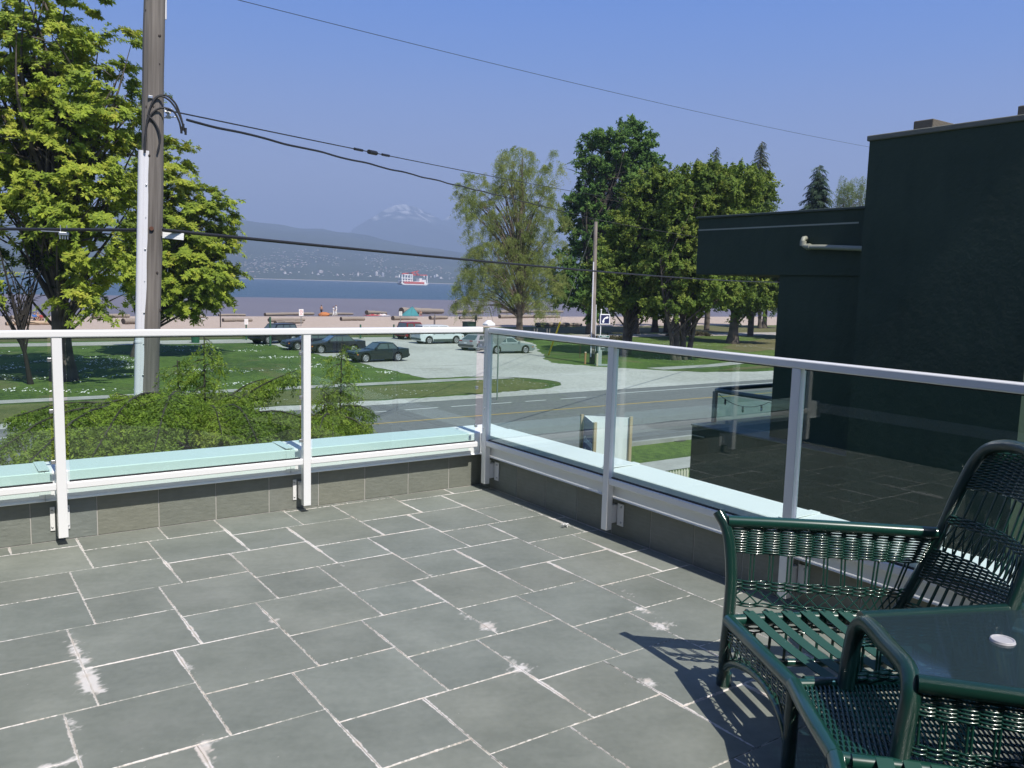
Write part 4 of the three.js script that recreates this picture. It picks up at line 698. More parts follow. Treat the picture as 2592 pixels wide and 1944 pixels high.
tree({ seed: 21, name: 'maple_tree', label: 'small far maple seen between the grove and the roof column', base: V(103.1, 0, -79.7), r: .4, trunks: [[0, 0, [.5, 10, 0], .4], [-1.2, .2, [-2, 9, 0], .3]], leaf: 'broad', palette: oliveP, lobes: [[1650, 560, 40, 70], [1690, 590, 40, 70], [1640, 640, 40, 30]], clumps: 130, clumpR: 1.0, leaves: 8, limbs: 30, gap: .8, leafScale: 1.5, sprays: 7 });
// conifers: whorls of drooping boughs on a straight stem
function conifer(name, label, px, topY, botY, halfW, D, sd, pal, dens = 1, rough = .25) {
  seed = sd; const b = atD(px * K, 700 * K, D); b.y = 0; const top = atD(px * K, topY * K, D).y, low = atD(px * K, botY * K, D).y, W = halfW * K * perPx(px * K, D), t = thing(name, label, 'tree', b), items = [], wood = [tube([V(0, 0, 0), V(0, top * .6, 0), V(0, top, 0)], .4, .03, 10, 8)];
  const n = Math.round(150 * dens);
  for (let k = 0; k < n; k++) {
    const f = Math.pow(k / n, .8), y = lerp(top, low, f), L = W * (f * .95 + .06) * rr(1 - rough, 1 + rough * 1.4), a = k * 2.399 + rr(-.4, .4), d = V(Math.cos(a), 0, Math.sin(a)), e = V(d.x * L, y - L * rr(.15, .4), d.z * L), s = V(0, y, 0);
    wood.push(tube([s, s.clone().lerp(e, .5).add(V(0, L * .08, 0)), e], .03 + L * .008, .01, 4, 4, false));
    const m = Math.max(3, Math.round(L * 5 * dens)); for (let q = 0; q < m; q++) { const u = (q + rnd()) / m, p = s.clone().lerp(e, u); p.y += L * .08 * 4 * u * (1 - u); const yaw = Math.atan2(d.x, d.z) + rr(-1.0, 1.0); items.push([p, rr(.7, 1.25) * (W / 4.2) * (1.05 - .3 * u), new THREE.Quaternion().setFromEuler(new THREE.Euler(rr(.0, .5), yaw, rr(-.4, .4), 'YXZ')), rnd()]); }
  }
  mesh('trunk', wood, M.bark, t); foliage(t, 'crown', GEO.conifer, items, pal); return t;
}
conifer('cedar_tree', 'dark cedar top rising behind the middle of the maple grove', 1487, 342, 470, 34, 118, 31, firP, .9, .5);
conifer('cedar_tree', 'taller forked dark cedar top behind the maple grove', 1527, 318, 470, 40, 122, 32, firP, 1.0, .5);
conifer('cedar_tree', 'rough brownish cedar spire at the end of the maple grove', 1622, 306, 520, 52, 112, 33, [[.05, .075, .03], [.09, .12, .04], [.13, .15, .055]], 1.3, .4);
conifer('cedar_tree', 'low dark cedar tips behind the poplar and maples', 1440, 362, 470, 38, 112, 34, firP, .8, .6);
conifer('fir_tree', 'bluish fir tree standing alone in the gap before the house', 1747, 357, 640, 78, 108, 35, [[.035, .08, .045], [.06, .12, .06], [.09, .15, .075]], 1.6, .28);
tree({ seed: 22, name: 'birch_tree', label: 'thin pale birch crown between the fir and the dark house', base: atD(1838 * K, 700 * K, 105).setY(0), r: .25, trunkTop: [0, 15, 0], leaf: 'weep', palette: [[.18, .25, .10], [.27, .33, .15]], lobes: [[1836, 420, 34, 45], [1815, 440, 22, 30], [1860, 430, 26, 50], [1835, 520, 50, 70]], clumps: 150, clumpR: .9, leaves: 5, flatten: 1.1, limbs: 80, hang: .6, leafScale: 1.2, gap: .6, sprays: 5, droop: .5 });
// shrubs along the top of the beach
for (const [x, y, w, h, D, sd, lab] of [[600, 690, 38, 7, 84, 41, 'low beach shrub behind the black off-roader'], [555, 694, 22, 6, 84, 42, 'small beach shrub at the end of the path'], [1085, 715, 30, 10, 79, 43, 'dark rounded shrub between the hatchback and the van'], [1490, 690, 60, 8, 105, 44, 'brownish scrub under the grove at the beach edge'], [1310, 704, 60, 5, 92, 45, 'flat dry scrub on the sand behind the guy wire']]) {
  seed = sd; const c = atD(x * K, y * K, D); const g = thing('beach_shrub', lab, 'shrub', [c.x, 0, c.z]), s = K * perPx(x * K, D), items = [], wood = [];
  for (let k = 0; k < 34; k++) { const a = rr(-1, 1), hh = (1 - a * a * .7) * h * 2 * s * rr(.5, 1), p = V(a * w * s, Math.max(.2, hh), rr(-.6, .6)); wood.push(tube([V(p.x * .6, 0, p.z * .5), p], .02, .008, 3, 4, false)); for (let q = 0; q < 14; q++) items.push([p.clone().add(V(gauss() * .35, -rnd() * hh * .8, gauss() * .35)), rr(.7, 1.2), undefined, rnd()]); }
  mesh('stems', wood, M.bark, g).userData.kind = 'stuff'; foliage(g, 'leaves', GEO.broad, items, sd > 43 ? [[.07, .075, .03], [.12, .11, .05]] : oliveP);
}
// the weeping conifers that reach up to the deck from the garden below
function weeper(o) {
  seed = o.seed; const t = thing('weeping_cedar', o.label, 'tree', o.base), wood = [], items = [], up = V(0, 1, 0);
  const spray = (p, d, s, tn) => { const yaw = Math.atan2(d.x, d.z) + rr(-1.3, 1.3); items.push([p, s * rr(.8, 1.5), new THREE.Quaternion().setFromEuler(new THREE.Euler(rr(-.2, 1.1), yaw, rr(-.8, .8), 'YXZ')), tn]); };
  const bough = (s, e, lift, r, dens, tn) => { // arched bough with side shoots that hang
    const L = s.distanceTo(e), c = new THREE.CatmullRomCurve3([s, s.clone().lerp(e, .35).add(V(0, L * lift, 0)), s.clone().lerp(e, .75).add(V(0, L * lift * .9, 0)), e]); wood.push(tube(c.getPoints(8), r, .004, 12, 5, false));
    const n = Math.round(L * dens); for (let k = 0; k < n; k++) {
      const u = .10 + .9 * (k + rnd()) / n, p = c.getPoint(u), d = c.getTangent(u), sd = d.clone().cross(up).normalize().multiplyScalar(k % 2 ? 1 : -1), sl = rr(.10, .30) * (1.15 - u * .6), q = p.clone().addScaledVector(sd, sl).addScaledVector(d, sl * .6).add(V(0, -sl * rr(.25, .8), 0));
      if (k % 3 === 0) wood.push(tube([p, q], .003, .002, 2, 3, false));
      const m = 4; for (let j = 0; j < m; j++) { const pp = p.clone().lerp(q, (j + .6) / m); spray(pp, q.clone().sub(p), rr(.75, 1.2) * .56, tn + rr(-.1, .25)); }
      spray(p, d, .47 * rr(.8, 1.1), tn);
    }
  };
  for (const [top, r] of o.leaders) { wood.push(tube([V(0, 0, 0), V(top.x * .5, top.y * .55, top.z * .5), V(top.x * .95, top.y * .9, top.z * .95), top], r, .006, 20, 7));
    for (let k = 0; k < 20; k++) { const y = lerp(top.y - .02, o.low + .35, k / 20), f = (top.y - y), a = k * 2.4 + rr(-.3, .3), L = .06 + f * .24, s = V(top.x * lerp(.5, 1, y / top.y), y, top.z * lerp(.5, 1, y / top.y)), e = s.clone().add(V(Math.cos(a) * L, -L * rr(.15, .6), Math.sin(a) * L)); bough(s, e, .10, .008, 26, .45); } }
  for (const [y0, e, lift] of o.boughs) bough(V(0, y0, 0), e, lift, .022, 32, rnd() * .6);
  for (let k = 0; k < o.n; k++) { const a = k * 2.399 + rr(-.35, .35), f = rnd(), y = lerp(o.low - .6, o.high, Math.pow(f, .6)), L = lerp(o.R, o.R * .42, Math.pow(f, 1.3)) * rr(.7, 1.05), e = V(Math.cos(a) * L * (o.sx ?? 1), y - L * rr(.02, .22), Math.sin(a) * L * (o.sz ?? 1)); if (o.base.z + e.z > -.5) e.z = -.5 - o.base.z; if (o.low && e.y + 0 > o.cap) e.y = o.cap; bough(V(0, y - .15, 0), e, rr(.08, .2), .018, 29, rnd() * .6); }
  mesh('trunk', wood, M.bark, t); foliage(t, 'foliage', GEO.frond, items, [[.13, .20, .025], [.22, .31, .036], [.31, .385, .05], [.40, .43, .075]]);
}
{
  const b = V(-.55, 0, -5.0), rel = (x, y, D) => atD(x * K, y * K, D).sub(b);
  weeper({ seed: 51, label: 'bright green weeping cedar with two thin leaders just beyond the glass', base: b, low: 3.4, high: 4.15, cap: 4.2, R: 2.1, n: 190, sx: 1.0, sz: 1.25,
    leaders: [[rel(383, 778, 10.6), .07], [rel(441, 728, 10.4), .06]],
    boughs: [[4.0, rel(575, 818, 10.0), .10], [4.0, rel(640, 800, 9.6), .04], [3.95, rel(250, 850, 10.2), .06], [3.9, rel(150, 905, 9.4), .08], [3.9, rel(30, 900, 9.0), .10], [3.8, rel(-20, 985, 7.6), .12], [3.8, rel(120, 950, 7.4), .12], [3.7, rel(280, 930, 7.2), .1], [3.7, rel(330, 985, 6.0), .12], [3.8, rel(480, 940, 7.2), .1], [3.7, rel(560, 960, 7.0), .12], [3.8, rel(650, 900, 9.0), .1], [4.0, rel(520, 860, 9.0), .1], [3.9, rel(440, 890, 8.4), .08], [3.8, rel(200, 985, 6.4), .12], [3.7, rel(60, 1000, 6.2), .1]] });
  const b2 = V(1.18, 0, -5.35), rel2 = (x, y, D) => atD(x * K, y * K, D).sub(b2);
  weeper({ seed: 52, label: 'slender weeping cedar leader poking above the rail in front of the sedans', base: b2, low: 3.3, high: 3.95, cap: 4.05, R: 1.05, n: 44, sx: .9, sz: 1.0, leaders: [[rel2(738, 742, 11.0), .06], [rel2(700, 845, 10.8), .04]],
    boughs: [[4.0, rel2(800, 885, 10.9), .12], [3.9, rel2(790, 930, 10.4), .12], [3.9, rel2(660, 905, 10.4), .08], [3.8, rel2(720, 960, 9.6), .1], [3.9, rel2(690, 930, 9.8), .1]] });
}
// ---------------------------------------------------------------- far pole, phone, signs, posts
{
  const b = G0(1300 + 1690 * 260 / 2212, 780 + 1190 * 260 / 2212), D = Math.hypot(b.x - EYE.x, b.z - EYE.z), top = atD(1287 * K, 479 * K, D), p = thing('utility_pole', 'far grey wooden utility pole beside the pay phone under the maples', 'utility pole', b), tl = top.clone().sub(b);
  mesh('shaft', tube([V(0, 0, 0), tl.clone().multiplyScalar(.5), tl], .18, .13, 14, 12), std({ color: C(1.5, 1.45, 1.4), map: T.wood, roughness: .9 }), p);
  mesh('conduit', [tube([V(-.24, .5, .1), tl.clone().multiplyScalar(.72).add(V(-.19, 0, .1))], .045, .045, 6, 8), tube([V(.16, .9, .12), tl.clone().multiplyScalar(.42).add(V(.14, 0, .12))], .03, .03, 6, 8)], M.pvc, p);
  mesh('base_guard', tube([V(0, 0, 0), V(0, 1.0, 0)], .215, .21, 2, 12), std({ color: C(.05, .05, .045), roughness: .9 }), p);
  const gb = G0(1300 + 745 * 260 / 2212, 780 + 1025 * 260 / 2212), gw = thing('guy_wire', 'guy wire with yellow guard slanting down to the lawn', 'guy wire', gb), d = top.clone().sub(gb);
  mesh('wire', tube([V(0, 0, 0), d], .012, .012, 4, 5), M.steel, gw); mesh('guard', tube([d.clone().multiplyScalar(.006), d.clone().multiplyScalar(.27)], .07, .07, 3, 8), std({ color: C(.50, .40, .02), roughness: .5 }), gw);
}
{
  const b = G0(1300 + 1860 * 260 / 2212, 780 + 1230 * 260 / 2212), t = thing('pay_phone', 'outdoor pay phone on a grey pedestal with a blue handset sign above', 'pay phone', b), grey = std({ color: C(.33, .37, .35), roughness: .5 }), wh = std({ color: C(.78, .78, .78), roughness: .5 });
  t.rotation.y = -.45;
  mesh('pedestal', [rbox(.28, 1.1, .2, .02, -.05, .55, 0), box(1.6, .06, .9, .5, .03, 0)], grey, t);
  mesh('housing', [rbox(.72, 1.05, .06, .02, .16, 1.55, -.2), rbox(.05, 1.05, .4, .015, -.19, 1.55, 0), rbox(.05, 1.05, .4, .015, .51, 1.55, 0), rbox(.75, .10, .45, .03, .16, 2.1, 0)], grey, t);
  mesh('telephone', [rbox(.3, .5, .14, .03, .2, 1.5, -.1)], std({ color: C(.55, .57, .58), roughness: .3, metalness: .4 }), t);
  mesh('handset', [tube([V(.1, 1.68, .0), V(.07, 1.55, .05), V(.1, 1.40, .0)], .028, .028, 8, 6)], wh, t);
  const tx = canvasTex(256, 64, (g, w, h) => { g.fillStyle = '#e8ecec'; g.fillRect(0, 0, w, h); g.fillStyle = '#26594a'; g.fillRect(8, 8, w - 16, h - 16); g.fillStyle = '#e8ecec'; g.font = 'bold 38px sans-serif'; g.fillText('PHONE', 56, 46); });
  mesh('name_plate', rbox(.74, .16, .02, .004, .18, 2.12, .24), std({ map: tx, roughness: .5 }), t);
  mesh('sign_post', tube([V(-.05, 1, -.05), V(-.05, 4.0, -.05)], .035, .035, 2, 8), wh, t); mesh('finial', new THREE.SphereGeometry(.06, 10, 8).translate(-.05, 4.02, -.05), wh, t);
  const hs = canvasTex(256, 256, (g, w, h) => { g.fillStyle = '#f2f2f2'; g.fillRect(0, 0, w, h); g.fillStyle = '#1c2350'; g.fillRect(14, 14, w - 28, h - 28); g.strokeStyle = '#f2f2f2'; g.lineCap = 'round'; g.lineWidth = 34; g.beginPath(); g.arc(190, 190, 110, Math.PI * 1.0, Math.PI * 1.5); g.stroke(); g.lineWidth = 54; g.beginPath(); g.moveTo(84, 176); g.lineTo(80, 196); g.moveTo(168, 86); g.lineTo(190, 80); g.stroke(); });
  mesh('sign_box', rbox(.74, .74, .28, .02, .22, 3.35, -.05), wh, t);
  mesh('handset_sign', new THREE.PlaneGeometry(.70, .70).translate(.22, 3.35, .094), std({ map: hs, roughness: .5 }), t);
  mesh('handset_sign', new THREE.PlaneGeometry(.24, .70).rotateY(-Math.PI / 2).translate(-.153, 3.35, -.05), std({ color: C(.05, .06, .2), roughness: .5 }), t);
}
const zzp = (x, y) => G0(1300 + x * 260 / 2212, 780 + y * 260 / 2212);
for (const [x, y, lab, c] of [[1535, 1205, 'short orange brown wooden bollard left of the far pole', [.36, .2, .09]], [1790, 1245, 'short cream wooden bollard between the far pole and the pay phone', [.52, .46, .33]]]) {
  const b = thing('bollard', lab, 'bollard', zzp(x, y)); const m = std({ color: C(...c), roughness: .8 }); mesh('post', tube([V(0, 0, 0), V(.02, .85, 0)], .085, .075, 4, 10), m, b); mesh('top', new THREE.SphereGeometry(.078, 10, 6).scale(1, .6, 1).translate(.02, .86, 0), std({ color: C(.6, .55, .42), roughness: .8 }), b);
}
{ const b = thing('stake', 'thin reddish stake with a white tip standing in the shaded grass', 'stake', zzp(1425, 1080)); mesh('rod', tube([V(0, 0, 0), V(0, 1.15, 0)], .018, .014, 2, 6), std({ color: C(.16, .05, .03), roughness: .8 }), b); mesh('tip', new THREE.SphereGeometry(.055, 8, 6).translate(0, 1.18, 0), M.white, b); }
// warning sign seen from behind, by the driveway
{
  const b = onY(1258, 1012, 0), t = thing('road_sign', 'diamond road sign seen from the back on a thin grey post by the driveway', 'road sign', b), D = Math.hypot(b.x - EYE.x, b.z - EYE.z), hgt = atD(1262, 856, D).y, g = std({ color: C(.25, .28, .27), roughness: .45, metalness: .3 });
  mesh('post', box(.055, hgt + .5, .04, 0, (hgt + .5) / 2, 0), std({ color: C(.16, .2, .18), roughness: .6 }), t);
  mesh('plate', rbox(.62, .62, .012, .003).rotateZ(Math.PI / 4).rotateY(-.35).translate(0, hgt + .02, -.05), g, t);
  mesh('bolt', [0, .2].map((y) => new THREE.SphereGeometry(.015, 6, 4).translate(0, hgt + y - .1, .03)), M.steel, t);
}
// posts and small signs round the lot and along the beach
const greenM = std({ color: C(.03, .10, .06), roughness: .6 }), signM = (hex) => canvasTex(128, 160, (g, w, h) => { g.fillStyle = '#efeceb'; g.fillRect(0, 0, w, h); g.strokeStyle = hex; g.lineWidth = 10; g.beginPath(); g.arc(w / 2, 62, 38, 0, 7); g.stroke(); g.fillStyle = hex; g.fillRect(40, 56, 48, 12); g.fillRect(26, 122, 76, 10); });
function signPost(x, yb, yt, label, o = {}) { // survey native px: foot and top
  const b = onY(x, yb, o.h ?? 0), D = Math.hypot(b.x - EYE.x, b.z - EYE.z), top = atD(x, yt, D).y - b.y, t = thing('sign_post', label, 'sign post', b), m = o.mat ?? greenM;
  mesh('post', box(o.w ?? .08, top, o.w ?? .08, 0, top / 2, 0), m, t);
  if (o.plate) { const [w, h, dy, hex] = o.plate; mesh('plate', rbox(w, h, .02, .004, 0, top - h / 2 + (dy ?? 0), .05), hex ? [std({ map: signM(hex), roughness: .5 })][0] : std({ color: C(...(o.colour ?? [.25, .26, .26])), roughness: .5 }), t); }
  if (o.tuft) { const L = []; for (let k = 0; k < 10; k++) L.push(tube([V(rr(-.3, .3), 0, rr(-.1, .2)), V(rr(-.4, .4), rr(.1, .25), rr(-.1, .2))], .02, .004, 2, 3)); mesh('weeds', L, std({ color: C(.05, .1, .02), roughness: 1 }), t).userData.kind = 'stuff'; }
  return t;
}
const q2 = (x, y) => [550 + x * .3316, 450 + y * .3316];
const sp = (x, y0, y1, lab, o) => { const a = q2(x, y0), b = q2(x, y1); return signPost(a[0], a[1], b[1], lab, o); };
sp(405, 1285, 1062, 'tall green post standing before the black off-roader', { w: .13 });
sp(222, 1240, 1078, 'pinkish plate on a green post at the corner of the lawn', { plate: [.34, .5, 0, '#d9b8b0'], w: .1 });
sp(1093, 1228, 1120, 'short green post with weeds at its foot on the far edge of the gravel', { w: .12, tuft: 1 });
sp(1347, 1225, 1120, 'short green post beside the red off-roader', { w: .12, tuft: 1 });
sp(640, 1140, 1003, 'white plate with red ring on a thin post above the log ends', { plate: [.55, .78, 0, '#c05560'], w: .07, mat: M.steel });
sp(1397, 1140, 1020, 'small white notice on a thin post left of the tent', { plate: [.42, .52, 0, '#555555'], w: .07, mat: M.steel });
sp(1658, 1130, 1042, 'narrow grey marker post before the short log', { w: .16, mat: std({ color: C(.16, .14, .14), roughness: .8 }), plate: [.26, .4, 0] });
sp(1970, 1190, 1048, 'dark grey plate on a leaning post beside the corner of the railing', { w: .08, mat: M.black, plate: [.36, .62, 0], colour: [.13, .12, .13] });
sp(25, 1150, 1022, 'thin dark post near the end of the beach path', { w: .09, mat: M.black });
for (const x of [442, 500, 715, 770]) { const b = zzp(x, 612), t = thing('fence_post', ['first', 'second', 'third', 'last'][[442, 500, 715, 770].indexOf(x)] + ' of four short grey posts by the path right of the birch', 'post', b); mesh('post', rbox(.09, .85, .09, .01, 0, .42, 0), std({ color: C(.2, .19, .17), roughness: .9 }), t); mesh('cap', rbox(.11, .03, .11, .005, 0, .86, 0), std({ color: C(.2, .19, .17), roughness: .9 }), t); }
{ const b = onY(...q2(1920, 1236), 0), t = thing('litter_bin', 'dark green square litter bin behind the silver hatchback', 'litter bin', b); mesh('body', [rbox(1.0, 1.7, 1.0, .05, 0, .85, 0)], std({ color: C(.025, .06, .04), roughness: .6 }), t); mesh('lid', rbox(1.08, .12, 1.08, .04, 0, 1.76, 0), std({ color: C(.02, .045, .03), roughness: .6 }), t); }
{ const b = onY(495, 868, 0), t = thing('litter_bin', 'small green park bin on the path behind the cedar leaders', 'litter bin', b); mesh('body', new THREE.CylinderGeometry(.36, .32, 1.0, 14).translate(0, .5, 0), std({ color: C(.02, .10, .05), roughness: .6 }), t); mesh('lid', new THREE.CylinderGeometry(.3, .4, .12, 14).translate(0, 1.06, 0), std({ color: C(.02, .08, .04), roughness: .6 }), t); }
// ---------------------------------------------------------------- driftwood logs
T.log = tex(256, 256, (u, v) => mixc([.13, .105, .085], [.33, .285, .24], clamp(fbm(u * 10, v * 3, 1, 5, 501) * 1.3 - .15)));
const logM = std({ map: T.log, roughness: .9 }), logEnd = std({ color: C(.07, .055, .045), roughness: .95 }), logPale = std({ map: T.log, color: C(1.7, 1.5, 1.25), roughness: .9 });
const shoreY = (z) => z > -86 ? 0 : z > -89 ? lerp(0, .1, (-86 - z) / 3) : z > -96 ? lerp(.1, .05, (-89 - z) / 7) : z > -112 ? lerp(.05, -.25, (-96 - z) / 16) : z > -128 ? lerp(-.25, -.5, (-112 - z) / 16) : lerp(-.5, -.85, (-128 - z) / 32);
function ground3(x, y) { let p = onY(x, y, 0); for (let i = 0; i < 6; i++) p = onY(x, y, shoreY(p.z)); return p; }
function log(x0, y0, x1, y1, r0, r1, label, pale) {
  r0 *= .58; r1 *= .58;
  const a = ground3(x0, y0), b = ground3(x1, y1), t = thing('driftwood_log', label, 'log', [a.x, a.y, a.z], 'driftwood logs on the beach'), e = b.clone().sub(a); a.set(0, r0, 0); e.y += r1;
  mesh('trunk', tube([V(0, r0, 0), e.clone().multiplyScalar(.5).add(V(0, r0 * .5 + .04, 0)), e], (u) => lerp(r0, r1, u) * (1 + .07 * Math.sin(u * 23) + .05 * Math.sin(u * 41)), 0, 18, 9, true), pale ? logPale : logM, t);
  const d = e.clone().normalize(); mesh('cut_end', bar(V(0, r0, 0).addScaledVector(d, -.05), V(0, r0, 0).addScaledVector(d, .02), r0 * .96, r0 * .98, 10), logEnd, t);
  return t;
}
const lg = (x0, y0, x1, y1, r0, r1, lab, pale) => log(...q2(x0, y0), ...q2(x1, y1), r0, r1, lab, pale);
lg(12, 1058, 215, 1056, .34, .3, 'thin log of the far row at the end of the beach path'); lg(45, 1101, 265, 1098, .42, .36, 'log of the near row beside the thin dark post');
lg(365, 1056, 735, 1048, .46, .4, 'long log of the far row behind the red ring notice'); lg(395, 1100, 665, 1095, .42, .36, 'log of the near row above the off-roader'); lg(445, 1122, 650, 1112, .4, .33, 'log just over the roof of the black off-roader');
lg(850, 1051, 1035, 1046, .42, .3, 'log behind the two people in white'); lg(945, 1093, 1122, 1091, .5, .45, 'short thick log alone in the middle of the sand'); lg(1140, 1045, 1290, 1040, .7, .35, 'log with red and white towels spread before it');
lg(1405, 1042, 1720, 1036, 1.15, .8, 'biggest log, lying behind the blue green tent'); lg(1340, 1089, 1525, 1084, .6, .28, 'tapered log behind the small white notice'); lg(1625, 1084, 1752, 1080, .55, .48, 'short log behind the narrow grey marker'); lg(1805, 1040, 2030, 1034, .6, .5, 'log of the far row reaching the birch twigs'); lg(1855, 1080, 2020, 1078, .45, .3, 'thin log of the near row left of the corner post');
const q3 = (x, y) => [1100 + x * .4219, 300 + y * .4219], q7 = (x, y) => [x * 400 / 2212, 740 + y * 400 / 2212];
log(...q3(395, 1168), ...q3(770, 1164), .55, .4, 'long far log seen under the birch crown'); log(...q3(390, 1200), ...q3(640, 1196), .6, .5, 'thick near log behind the birch trunk'); log(...q3(600, 1198), ...q3(750, 1196), .5, .4, 'log right of the birch trunk, end on to the sea'); log(...q3(150, 1205), ...q3(280, 1202), .36, .3, 'log under the drooping birch twigs'); log(...q3(610, 1250), ...q3(880, 1246), .5, .4, 'mossy log at the grass edge behind the guy wire');
log(...q7(160, 378), ...q7(460, 372), .4, .36, 'reddish log with a group of sunbathers at its end'); log(...q7(90, 465), ...q7(760, 455), .33, .4, 'bleached pale log crossing behind the chestnut trunk', true); log(...q7(1300, 362), ...q7(1810, 356), .5, .45, 'dark log low between the chestnut and the near pole'); log(...q7(1730, 450), ...q7(1900, 446), .6, .55, 'log end showing left of the near pole'); log(...q7(2560, 372), ...q7(2860, 366), .5, .4, 'log with a white bundle right of the near pole');
// ---------------------------------------------------------------- parked cars
const glassDark = phys({ color: C(.07, .095, .09), roughness: .05, clearcoat: 1, clearcoatRoughness: .03 }), rubber = std({ color: C(.018, .018, .018), roughness: .85 }), alloy = std({ color: C(.5, .5, .52), roughness: .3, metalness: .7 }), chrome = std({ color: C(.7, .7, .7), roughness: .12, metalness: 1 });
const lampClear = phys({ color: C(.75, .78, .8), roughness: .08, clearcoat: 1 }), lampRed = phys({ color: C(.32, .015, .012), roughness: .15, clearcoat: 1 }), lampAmber = phys({ color: C(.6, .2, .02), roughness: .2, clearcoat: 1 });
function makeCar(o) { // local x forward, z to the right
  const t = thing('parked_car', o.label, 'car', [o.at.x, 0, o.at.z], undefined); t.rotation.y = o.yaw;
  const paint = phys({ color: C(...o.colour), roughness: .4, metalness: o.metal ?? .1, clearcoat: .55, clearcoatRoughness: .08, specularIntensity: .6 }), low = o.clad ? std({ color: C(...o.clad), roughness: .6 }) : paint;
  const { L, W, wb, R, hood, belt, H, nose, tail, ws, wr, rr: rwt, rb, deckH } = o, f = wb / 2 + o.fo, r = -(L - f), gc = o.gc ?? .2, ax = [wb / 2, -wb / 2];
  const s = new THREE.Shape(); s.moveTo(r + .08, gc + .08);
  for (const x of [-wb / 2, wb / 2]) { s.lineTo(x - R - .05, gc); s.absarc(x, R, R + .055, Math.PI + .15, -.15, true); s.lineTo(x + R + .05, gc); }
  const pts = [[f - .12, gc + .02], [f, gc + .16], [f, nose - .12], [f - .08, nose], [ws + .05, hood], [ws, belt], [rb, belt + .015], [rb - (rb - r) * .12, deckH], [r + .10, deckH - .02], [r + .02, tail], [r, gc + .3]];
  pts.forEach(([x, y]) => s.lineTo(x, y));
  const bev = .07, g = new THREE.ExtrudeGeometry(s, { depth: W - 2 * bev, bevelEnabled: true, bevelSize: bev, bevelThickness: bev, bevelSegments: 3, bevelOffset: -bev, curveSegments: 10 }).translate(0, 0, -(W - 2 * bev) / 2);
  { const p = g.attributes.position; for (let i = 0; i < p.count; i++) { const x = p.getX(i), y = p.getY(i), e = smooth(f - .9, f, x) * .10 + smooth(r + .7, r, x) * .08; p.setZ(i, p.getZ(i) * (1 - e) * (y > belt - .12 ? .965 : 1)); } g.computeVertexNormals(); }
  mesh('body', g, paint, t);
  if (o.clad) mesh('cladding', [box(L - .5, .22, W + .012, (f + r) / 2, gc + .16, 0)].map((b) => { const sh = prism([[-wb / 2 + R + .06, gc], [wb / 2 - R - .06, gc], [wb / 2 - R - .08, gc + .26], [-wb / 2 + R + .08, gc + .26]], W + .02); return sh; }), low, t);
  // glasshouse: roof, pillars and panes
  const wB = W / 2 - .085, wT = W / 2 - .27, yb = belt - .02, P = (x, y, z) => V(x, y, z), Ht = H - .05;
  const cab = (a, b, c, d, w0, w1, y0, y1) => quadMesh([[P(a, y0, w0), P(b, y0, w0), P(c, y1, w1), P(d, y1, w1)], [P(b, y0, -w0), P(a, y0, -w0), P(d, y1, -w1), P(c, y1, -w1)], [P(a, y0, -w0), P(a, y0, w0), P(d, y1, w1), P(d, y1, -w1)], [P(b, y0, w0), P(b, y0, -w0), P(c, y1, -w1), P(c, y1, w1)], [P(d, y1, w1), P(c, y1, w1), P(c, y1, -w1), P(d, y1, -w1)]]);
  mesh('cabin', cab(rb, ws, wr, rwt, wB, wT, yb, Ht), paint, t);
  const roof = new THREE.BoxGeometry(wr - rwt + .04, .07, wT * 2 + .02, 6, 2, 6).translate((wr + rwt) / 2, Ht, 0); { const p = roof.attributes.position; for (let i = 0; i < p.count; i++) { const u = (p.getX(i) - (wr + rwt) / 2) / ((wr - rwt) / 2), w = p.getZ(i) / wT; if (p.getY(i) > Ht) p.setY(i, Ht + .05 * (1 - u * u * .8) * (1 - w * w * .7)); } roof.computeVertexNormals(); } mesh('roof', roof, o.roofColour ? std({ color: C(...o.roofColour), roughness: .4 }) : paint, t);
  const side = (x0, x1, s0, z) => { // pane between two stations along the sill, leaning with the cabin
    const fx = (u, v) => lerp(lerp(rb, ws, u), lerp(rwt, wr, u), v), zz = (v) => z * (lerp(wB, wT, v) + .006), y = (v) => lerp(yb, Ht, v);
    const A = .10, B = .86, q = [P(fx(x0, A), y(A), zz(A)), P(fx(x1, A), y(A), zz(A)), P(fx(x1, B), y(B), zz(B)), P(fx(x0, B), y(B), zz(B))]; return z > 0 ? q : [q[1], q[0], q[3], q[2]];
  };
  const st = o.panes ?? [[.06, .46], [.50, .93]];
  for (const z of [1, -1]) for (const [a, b] of st) mesh('window', quadMesh([side(a, b, 0, z)]), glassDark, t);
  const end = (xb, xt, sgn, m0, m1) => { const n = V(sgn * (Ht - yb), Math.abs(xb - xt), 0).normalize().multiplyScalar(.006), pt = (v, w) => P(lerp(xb, xt, v), lerp(yb, Ht, v), w * (lerp(wB, wT, v) - .07)).add(n); const q = [pt(m0, sgn), pt(m0, -sgn), pt(m1, -sgn), pt(m1, sgn)]; return q; };
  mesh('windscreen', quadMesh([end(ws, wr, 1, .08, .92)]), glassDark, t); mesh('rear_window', quadMesh([end(rb, rwt, -1, o.rw ?? .14, .90)]), glassDark, t);
  // doors as thin proud skins with handles
  const dn = o.doors ?? 2, d0 = -wb / 2 + R + (dn === 2 ? .02 : .55), d1 = wb / 2 - R - .12;
  for (const z of [1, -1]) for (let k = 0; k < (dn === 2 ? 2 : 1); k++) { const a = dn === 2 ? lerp(d0, d1, k / 2) + .012 : d0, b = dn === 2 ? lerp(d0, d1, (k + 1) / 2) - .012 : d1, d = mesh('door', prism([[a, gc + .1], [b, gc + .1], [b, belt - .07], [a, belt - .07]], .012, .003).translate(0, 0, z * (W / 2 + .001)), paint, t); mesh('handle', rbox(.15, .03, .03, .008, a + .14, belt - .15, z * (W / 2 + .016)), o.chromeTrim ? chrome : low, d); }
